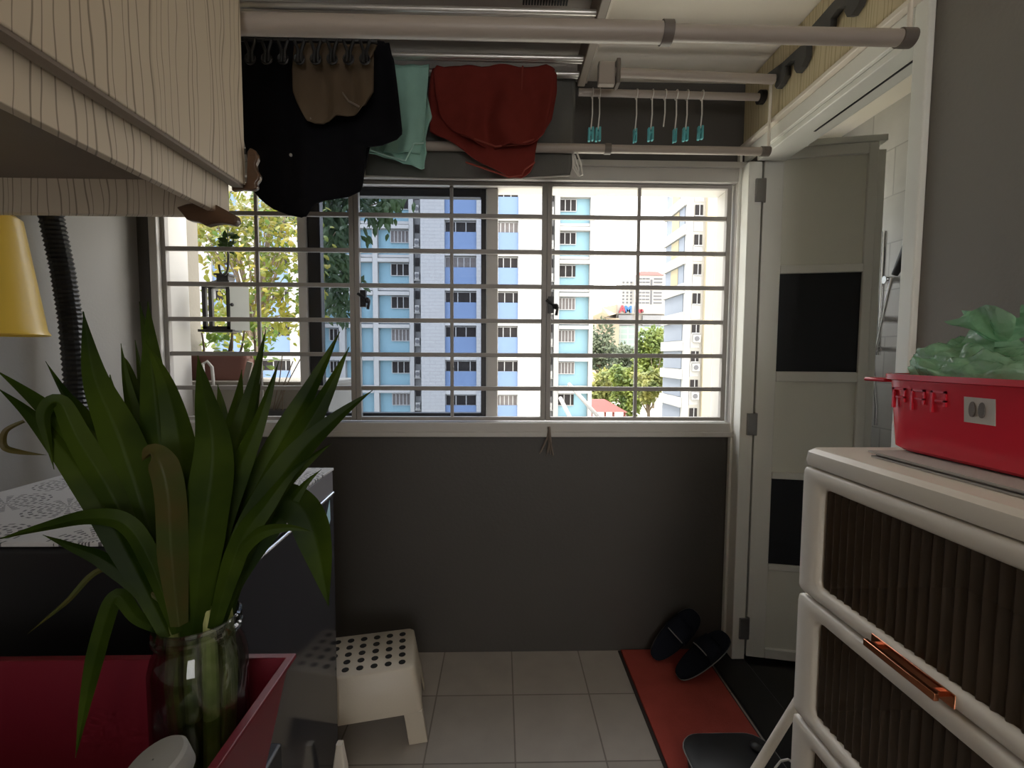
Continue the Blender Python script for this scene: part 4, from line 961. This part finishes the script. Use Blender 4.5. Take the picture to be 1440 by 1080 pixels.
for c in cl:
    for k in range(84): leafq(m, c+Vector((rng.gauss(0, .17), rng.gauss(0, .2), rng.gauss(0, .15))), rng.uniform(.05, .085), rng.uniform(.03, .045), rv()+Vector((0, 0, -.4)), Vector((0, -.7, .7)))
m.build('foliage', M['yellow_leaf'], ny, smooth=False)
dk = tree_thing('tree', 'dark leaved tree drooping behind the tinted pane', (-3.1, 8, -7), 'trees close to the window')
m = MB(); m.tube([(-3.6, 8.6, -7), (-3.4, 8.4, -1), (-3.3, 8.2, 2), (-3.2, 8, 4.2), (-2.8, 7.8, 5.5)], [.2, .16, .11, .07, .03], 10); m.build('trunk', M['bark'], dk)
dcl = []
for k in range(22): dcl.append((U(rng.uniform(380, 515), rng.uniform(225, 285), rng.uniform(6.6, 7.6)), .20))
for k in range(16): dcl.append((U(rng.uniform(452, 486), rng.uniform(285, 425), rng.uniform(6.6, 7.4)), .11))
dcl += [(U(525, 296, 7), .16), (U(540, 290, 7), .14), (U(556, 276, 7), .10), (U(478, 432, 7), .10)]
m = MB()
for c, s_ in dcl:
    for k in range(40): leafq(m, c+Vector((rng.gauss(0, s_), rng.gauss(0, s_), rng.gauss(0, s_))), rng.uniform(.14, .22), rng.uniform(.05, .075), rv()*.7+Vector((0, 0, -.8)), Vector((0, -.9, .4)), .3)
m.build('foliage', M['dark_leaf'], dk, smooth=False)
m = MB()
for c, s_ in dcl[::2]: m.tube([(-3.2, 8.0, max(2.0, c.z-.2)), c], [.02, .006], 6)
m.build('branches', M['bark'], dk)

# ------------------------------------------------------------------ the blocks across the road
GZ = -7.5
m = MB(); m.box((-260, 6, GZ-.5), (300, 700, GZ)); struct('ground', m, M['ground'], 'grassy ground far below between the blocks', 'ground')
blk = thing('apartment_block', 'white and blue slab block straight across from the window', 'building', (-5, 42, GZ))
YW, YBY = 40.0, 37.3
def xw(px): return (px-705)*YW/F
def xb(px): return (px-705)*YBY/F
ZB = 9.89; FH = 2.8; floors = range(-6, 3)
top = ZB+FH*2+1.4
m = MB(); m.box((xw(150), YW+.25, GZ), (xw(832), YW+10, top)); m.build('wing_wall', M['bl_cyan'], blk, smooth=False)
bays = [(593, 762, (626, 670), (697, 728)), (272, 441, (308, 345), (368, 412))]
def unit_window(m_name, x0, x1, z0, z1, y, kind, parent):
    m = MB(); m.box((x0, y-.02, z0), (x1, y+.10, z1)); w = m.build('window', M['bl_glass'] if kind != 1 else M['bl_curtain'], parent, smooth=False)
    m = MB(); n = 3 if kind == 0 else 5
    for k in range(n+1):
        if kind == 2 and k % 2: continue
        x = x0+(x1-x0)*k/n; m.box((x-.035, y-.07, z0), (x+.035, y-.02, z1))
    m.box((x0, y-.07, z0-.06), (x1, y-.02, z0)); m.box((x0, y-.07, z1-.07), (x1, y-.02, z1-.02))
    sub(m, 'window_bars', M['bl_frame'], w, smooth=False)
for (bx0, bx1, b1, b2) in bays:
    X0, X1 = xb(bx0), xb(bx1)
    segs = [(X0, xb(b1[0])), (xb(b1[1]), xb(b2[0])), (xb(b2[1]), X1)]
    for s0, s1 in segs:
        m = MB(); m.box((s0, YBY, GZ), (s1, YW+.2, top)); m.build('bay_wall', M['bl_white2'], blk, smooth=False)
    for (p0, p1) in (b1, b2):
        x0, x1 = xb(p0), xb(p1)
        m = MB(); m.box((x0, YBY+.9, GZ), (x1, YW+.2, top)); m.build('bay_recess', M['bl_glass'], blk, smooth=False)
        for f in floors:
            zb0 = ZB-.21+FH*f
            if zb0 < GZ: continue
            m = MB(); m.box((x0, YBY+.05, zb0-.36), (x1, YBY+.8, zb0)); m.build('floor_ledge', M['bl_white'], blk, smooth=False)
            m = MB(); m.box((x0, YBY+.18, zb0-2.78), (x1, YBY+.5, zb0-1.28)); m.build('spandrel_panel', M['bl_blue'], blk, smooth=False)
            unit_window('w', x0+.02, x1-.02, zb0-1.26, zb0-.40, YBY+.42, rng.choice((0, 2, 2, 0, 1)), blk)
wings = [((785, 827), (785, 808)), ((535, 578), (552, 577)), ((510, 528), None), ((489, 503), None), ((458, 481), (466, 480))]
for (p0, p1), wn in wings:
    x0, x1 = xw(p0), xw(p1)
    for f in floors:
        zb0 = ZB+FH*f
        if zb0 < GZ: continue
        m = MB(); m.box((x0, YW-.05, zb0-.24), (x1, YW+.3, zb0)); m.build('floor_ledge', M['bl_white'], blk, smooth=False)
        m = MB(); m.box((x0, YW-.30, zb0-.66), (x1, YW+.3, zb0-.34)); m.build('floor_ledge', M['bl_white'], blk, smooth=False)
        if wn: unit_window('w', xw(wn[0]), xw(wn[1]), zb0-1.72, zb0-.70, YW+.16, rng.choice((0, 2, 0, 1)), blk)
m = MB()
for p0, p1 in ((827, 832.5), (778, 785), (578, 584), (528, 535), (481, 489), (503, 510), (441, 447)): m.box((xw(p0), YW-.25, GZ), (xw(p1), YW+.4, top))
m.build('column', M['bl_white'], blk, smooth=False)['label'] = 'white vertical columns'
for (p0, p1) in ((584.5, 592.5), (764, 777.5), (447.5, 457.5)):
    x0, x1 = xw(p0), xw(p1)
    m = MB(); m.box((x0, YW+.05, GZ), (x1, YW+.24, top)); m.build('service_recess', M['bl_grey'], blk, smooth=False)
    for f in floors:
        zb0 = ZB+FH*f
        if zb0-2 < GZ: continue
        m = MB(); m.box((x0, YW-.22, zb0-2.2), (x1, YW+.05, zb0-2.12)); m.build('condenser_shelf', M['bl_white'], blk, smooth=False)
        m = MB(); m.box((x0+.06, YW-.25, zb0-2.1), (x1-.06, YW+.04, zb0-1.5)); ac = m.build('condenser', M['bl_white'], blk, smooth=False)
        m = MB(); xc, zc_, rd = (x0+x1)/2, zb0-1.8, min(.22, (x1-x0)*.36); m.tube([(xc, YW-.29, zc_), (xc, YW-.251, zc_)], rd, 14); sub(m, 'fan', M['far_win'], ac)
        m = MB(); m.box((x0+.05, YW+.0, zb0-.95), (x1-.05, YW+.06, zb0-.25)); m.build('service_window', M['bl_glass'], blk, smooth=False)

# cream block seen at an angle
cb_ = thing('apartment_block', 'cream block with slanting grey panels at the edge of the view', 'building', (20, 50, GZ))
XC, Y0, Y1 = 17.8, 44.5, 50.4
m = MB(); m.box((XC+.15, Y0, GZ), (XC+14, Y1, 21)); m.build('block_body', M['cream2'], cb_, smooth=False)
X1p = (985-705)*Y0/F; 
m = MB(); m.box(((988-705)*Y0/F, Y0-.5, GZ), (XC+14, Y0-.02, 21)); m.build('front_wall', M['cream'], cb_, smooth=False)
for f in range(-5, 6):
    z = 13.05-2.8+2.8*(f-1)
    if z < GZ: continue
    m = MB(); m.box((XC+.02, Y0+.55, z-1.75), (XC+.2, Y1-.4, z)); p_ = m.build('side_panel', M['slate'], cb_, smooth=False)
    if f > 0:
        m = MB(); m.box((XC-.02, Y0+1.9, z-1.7), (XC+.1, Y0+3.8, z-.05)); sub(m, 'panel_inset', M['yellow_panel'], p_, smooth=False)
    m = MB(); m.box((XC-.18, Y0+.02, z-2.78), (XC+.14, Y1, z-1.80)); m.build('side_band', M['bl_white'], cb_, smooth=False)
    wx0, wx1 = XC+.78, XC+1.50
    m = MB(); m.box((wx0-.1, Y0-.06, z-2.5), (wx1+.08, Y0-.02, z-1.1)); m.build('front_panel', M['bl_white'], cb_, smooth=False)
    m = MB(); m.box((wx0, Y0-.12, z-1.02), (wx1, Y0-.01, z-.02)); w = m.build('window', M['bl_glass'], cb_, smooth=False)
    m = MB(); m.box((wx0+.36, Y0-.16, z-1.02), (wx0+.42, Y0-.12, z-.02)); m.box((wx0-.05, Y0-.18, z-1.1), (wx1+.05, Y0-.12, z-1.02)); sub(m, 'window_bars', M['bl_frame'], w, smooth=False)
    if f in (-1, -2, -3):
        m = MB(); m.box((wx0+.05, Y0-.45, z-1.95), (wx1, Y0-.08, z-1.25)); ac = m.build('condenser', M['bl_white'], cb_, smooth=False)
        m = MB(); m.tube([((wx0+wx1)/2, Y0-.50, z-1.6), ((wx0+wx1)/2, Y0-.45, z-1.6)], .24, 14); sub(m, 'fan', M['far_win'], ac)
m = MB(); m.box((XC+.0, Y0-.10, GZ), (XC+.62, Y0+.3, 21)); m.build('corner_column', M['bl_white'], cb_, smooth=False)

# far tower
tw = thing('apartment_tower', 'far white tower with a red roof above the shopping mall', 'building', (92, 300, GZ))
YT = 300.
def xt(px): return (px-705)*YT/F
def zt(py): return 1.31+(500-py)*YT/F
m = MB(); m.box((xt(894), YT, GZ), (xt(950), YT+20, zt(387))); m.box((xt(876), YT+6, GZ), (xt(894), YT+20, zt(393))); m.build('tower_wall', M['far_white'], tw, smooth=False)
m = MB(); m.loft([[Vector((xt(895), YT-1, zt(387))), Vector((xt(932), YT-1, zt(387))), Vector((xt(932), YT+18, zt(387))), Vector((xt(895), YT+18, zt(387)))], [Vector((xt(902), YT+4, zt(380))), Vector((xt(926), YT+4, zt(380))), Vector((xt(926), YT+12, zt(380))), Vector((xt(902), YT+12, zt(380)))]]); m.build('roof', M['roof_red'], tw, smooth=False)
for k in range(10):
    z = zt(391+k*4.75)
    for a_, b_ in ((896, 901), (902, 906), (907, 912), (918, 930)):
        m = MB(); m.box((xt(a_), YT-.3, z-.9), (xt(b_), YT+.2, z)); m.build('window', M['far_win'], tw, smooth=False)
    for a_ in (877.5, 883, 888.5):
        m = MB(); m.box((xt(a_), YT+5.6, z-2.4), (xt(a_+2.6), YT+6.2, z-1.4)); m.build('window', M['far_win'], tw, smooth=False)
m = MB(); m.box((xt(913.3), YT-.3, zt(432)), (xt(916), YT+.2, zt(393))); m.build('stair_strip', M['far_win'], tw, smooth=False)
# mall with its rooftop sign
ml = thing('shopping_mall', 'low tan shopping mall with a red and blue rooftop sign', 'building', (35, 150, GZ))
YM = 150.
def xm(px): return (px-705)*YM/F
def zm(py): return 1.31+(500-py)*YM/F
m = MB(); m.box((xm(866), YM, GZ), (xm(960), YM+20, zm(441))); m.build('mall_wall', M['mall'], ml, smooth=False)
m = MB(); m.box((xm(864), YM-1, zm(441)), (xm(960), YM+20, zm(428))); m.build('sign_band', M['mall'], ml, smooth=False)
m = MB(); m.loft([[Vector((xm(829), YM-18, zm(440))), Vector((xm(829), YM-18, zm(446))), Vector((xm(838), YM-18, zm(450))), Vector((xm(866), YM-1, zm(441))), Vector((xm(866), YM-1, zm(428)))], [Vector((xm(829), YM+10, zm(440))), Vector((xm(829), YM+10, zm(446))), Vector((xm(838), YM+10, zm(450))), Vector((xm(866), YM+10, zm(441))), Vector((xm(866), YM+10, zm(428)))]]); m.build('roof_wing', M['mall_tan'], ml, smooth=False)
m = MB(); m.box((xm(835), YM-4, GZ), (xm(866), YM+8, zm(448))); m.build('wing_wall', M['mall_tan'], ml, smooth=False)
m = MB(); m.box((xm(858), YM-1.5, GZ), (xm(940), YM-.5, zm(458))); m.build('curtain_wall', M['mall_glass'], ml, smooth=False)
m = MB(); m.box((xm(868), YM-1.2, zm(457)), (xm(888), YM-.4, zm(443))); m.box((xm(902), YM-1.2, zm(457)), (xm(932), YM-.4, zm(443))); m.build('screen', M['mall_grey'], ml, smooth=False)
def letter(ch, px, pyb, h, mat, wide=1.):
    cu = bpy.data.curves.new('sign_letter', 'FONT'); cu.body = ch; cu.size = h*1.42*YM/F; cu.extrude = .25; cu.offset = .12
    cu.materials.append(mat); o = bpy.data.objects.new('sign_letter', cu); C.objects.link(o)
    bpy.context.view_layer.update(); me = bpy.data.meshes.new_from_object(o.evaluated_get(bpy.context.evaluated_depsgraph_get()))
    bpy.data.objects.remove(o); me.name = 'sign_letter'
    for v in me.vertices: v.co.x *= wide
    o = bpy.data.objects.new('sign_letter', me); C.objects.link(o)
    o.rotation_euler = (PI/2, 0, 0); o.location = Vector((xm(px), YM-1.3, zm(pyb)))-Vector(ml.location); o.parent = ml
letter('A', 868.5, 439.3, 9.6, M['sign_red']); letter('M', 876.2, 439.3, 9.2, M['sign_blue']); letter('K', 890.4, 439.3, 9.2, M['sign_blue'], .62)
for ch, px in (('U', 895.6), ('B', 898.8)): letter(ch, px, 439.3, 4.2, M['sign_red'])
# pavilion
pv = thing('pavilion', 'small red roofed pavilion below the trees', 'pavilion', (9, 58, GZ))
YP = 58.
def xp(px): return (px-705)*YP/F
def zp(py): return 1.31+(500-py)*YP/F
m = MB(); m.loft([[Vector((xp(808), YP-2, zp(577))), Vector((xp(879), YP-2, zp(577))), Vector((xp(879), YP+5, zp(577))), Vector((xp(808), YP+5, zp(577)))], [Vector((xp(820), YP+1, zp(563))), Vector((xp(856), YP+1, zp(563))), Vector((xp(856), YP+2, zp(563))), Vector((xp(820), YP+2, zp(563)))]]); m.build('roof', M['roof_red'], pv, smooth=False)
for px in (830, 849, 860.5, 876):
    m = MB(); m.box((xp(px)-.12, YP-1.6, GZ), (xp(px)+.12, YP-1.36, zp(576))); m.build('post', M['roof_red'], pv, smooth=False)
# trees between the blocks
def far_tree(label, px, pyt, pyb, wpx, Y, mat, seed, n=900, bare=.0):
    r_ = random.Random(seed); s_ = Y/F
    cx, zt_, zb_ = (px-705)*s_, 1.31+(500-pyt)*s_, 1.31+(500-pyb)*s_; rx = wpx/2*s_; rz = (zt_-zb_)/2; cz = (zt_+zb_)/2
    t = thing('tree', label, 'tree', (cx, Y, GZ), 'trees between the far blocks')
    m = MB(); m.tube([(cx, Y, GZ), (cx+.1, Y, (GZ+zb_)/2), (cx, Y, cz)], [.28, .22, .12], 8)
    for k in range(6): q = k*1.05; m.tube([(cx, Y, max(zb_-.8, GZ+1)), (cx+rx*.6*math.cos(q), Y+rx*.5*math.sin(q), cz+rz*.4*(k % 3-1))], [.12, .05], 6)
    m.build('trunk', M['bark'], t)
    lob = [Vector((cx+r_.uniform(-.6, .6)*rx, Y+r_.uniform(-.5, .5)*rx, cz+r_.uniform(-.6, .65)*rz)) for k in range(12)]
    m = MB()
    global rng
    for k in range(n):
        c = r_.choice(lob); d = Vector((r_.gauss(0, 1), r_.gauss(0, 1), r_.gauss(0, 1))).normalized()
        p = c+Vector((d.x*rx*.42, d.y*rx*.42, d.z*rz*.42))*r_.uniform(.7, 1)
        leafq(m, p, r_.uniform(.45, .8), r_.uniform(.3, .5), Vector((r_.gauss(0, 1), r_.gauss(0, 1), r_.gauss(0, 1)-.3)), Vector((0, -.6, .8)), .3)
    m.build('foliage', mat, t, smooth=False)
far_tree('grey green tree beside the blue block, in front of the mall', 842, 446, 520, 56, 80, M['tree_grey'], 1, 2200)
far_tree('grey green tree rising in front of the mall glass', 876, 474, 530, 60, 86, M['tree_grey'], 2, 2200)
far_tree('bright green tree beside the cream block', 921, 455, 545, 56, 77, M['tree_lime'], 3, 2400)
far_tree('olive yellow tree behind the red roofed pavilion', 848, 518, 572, 66, 75, M['tree_olive'], 4, 2200)
far_tree('yellow green tree over the far end of the pavilion', 884, 510, 582, 52, 65, M['tree_lime'], 5, 1900)
far_tree('low forked tree in front of the cream block', 914, 518, 572, 48, 57, M['tree_olive'], 6, 1700)

# ------------------------------------------------------------------ light
w = bpy.data.worlds.new('world'); scene.world = w; w.use_nodes = True; nt = w.node_tree; bgd = nt.nodes['Background']
tc = nd(nt, 'ShaderNodeTexCoord'); sp_ = nd(nt, 'ShaderNodeSeparateXYZ'); nt.links.new(tc.outputs['Generated'], sp_.inputs[0])
mr = nd(nt, 'ShaderNodeMapRange'); mr.inputs[1].default_value = -.1; mr.inputs[2].default_value = .7; nt.links.new(sp_.outputs[2], mr.inputs[0])
nt.links.new(mixc(nt, mr.outputs[0], (1.0, .975, .94), (.96, .975, 1.0)), bgd.inputs[0]); bgd.inputs[1].default_value = 5.4
kl = thing('fill_lamp', 'round white fill lamp added on the ceiling behind the camera', 'lamp', (.62, -1.5, ZC))
m = MB(); m.lathe([(.002, ZC-.05), (.20, ZC-.045), (.24, ZC-.02), (.24, ZC-.002), (.002, ZC-.002)], (.62, -1.5, 0), 40); m.build('fill_lamp_shade', M['bl_white'], kl)
al = bpy.data.lights.new('room_fill_light', 'AREA'); al.shape = 'DISK'; al.size = .44; al.energy = 11; al.color = (1, .86, .68)  # added fill behind the camera, lifts the room above its window daylight
alo = bpy.data.objects.new('room_fill_light', al); C.objects.link(alo); alo.location = (.62, -1.5, ZC-.055)
s = bpy.data.lights.new('sun', 'SUN'); s.energy = 9.0; s.angle = math.radians(12); s.color = (1, .95, .86)
so_ = bpy.data.objects.new('sun', s); C.objects.link(so_)
so_.rotation_euler = Vector((.30, .14, -1.0)).to_track_quat('-Z', 'Y').to_euler()
scene.view_settings.view_transform = 'Standard'; scene.view_settings.look = 'None'; scene.view_settings.gamma = 1; scene.view_settings.use_curve_mapping = False
scene.view_settings.exposure = 0.1
scene.cycles.use_denoising = True
scene.cycles.max_bounces = 10; scene.cycles.diffuse_bounces = 6; scene.cycles.transparent_max_bounces = 16
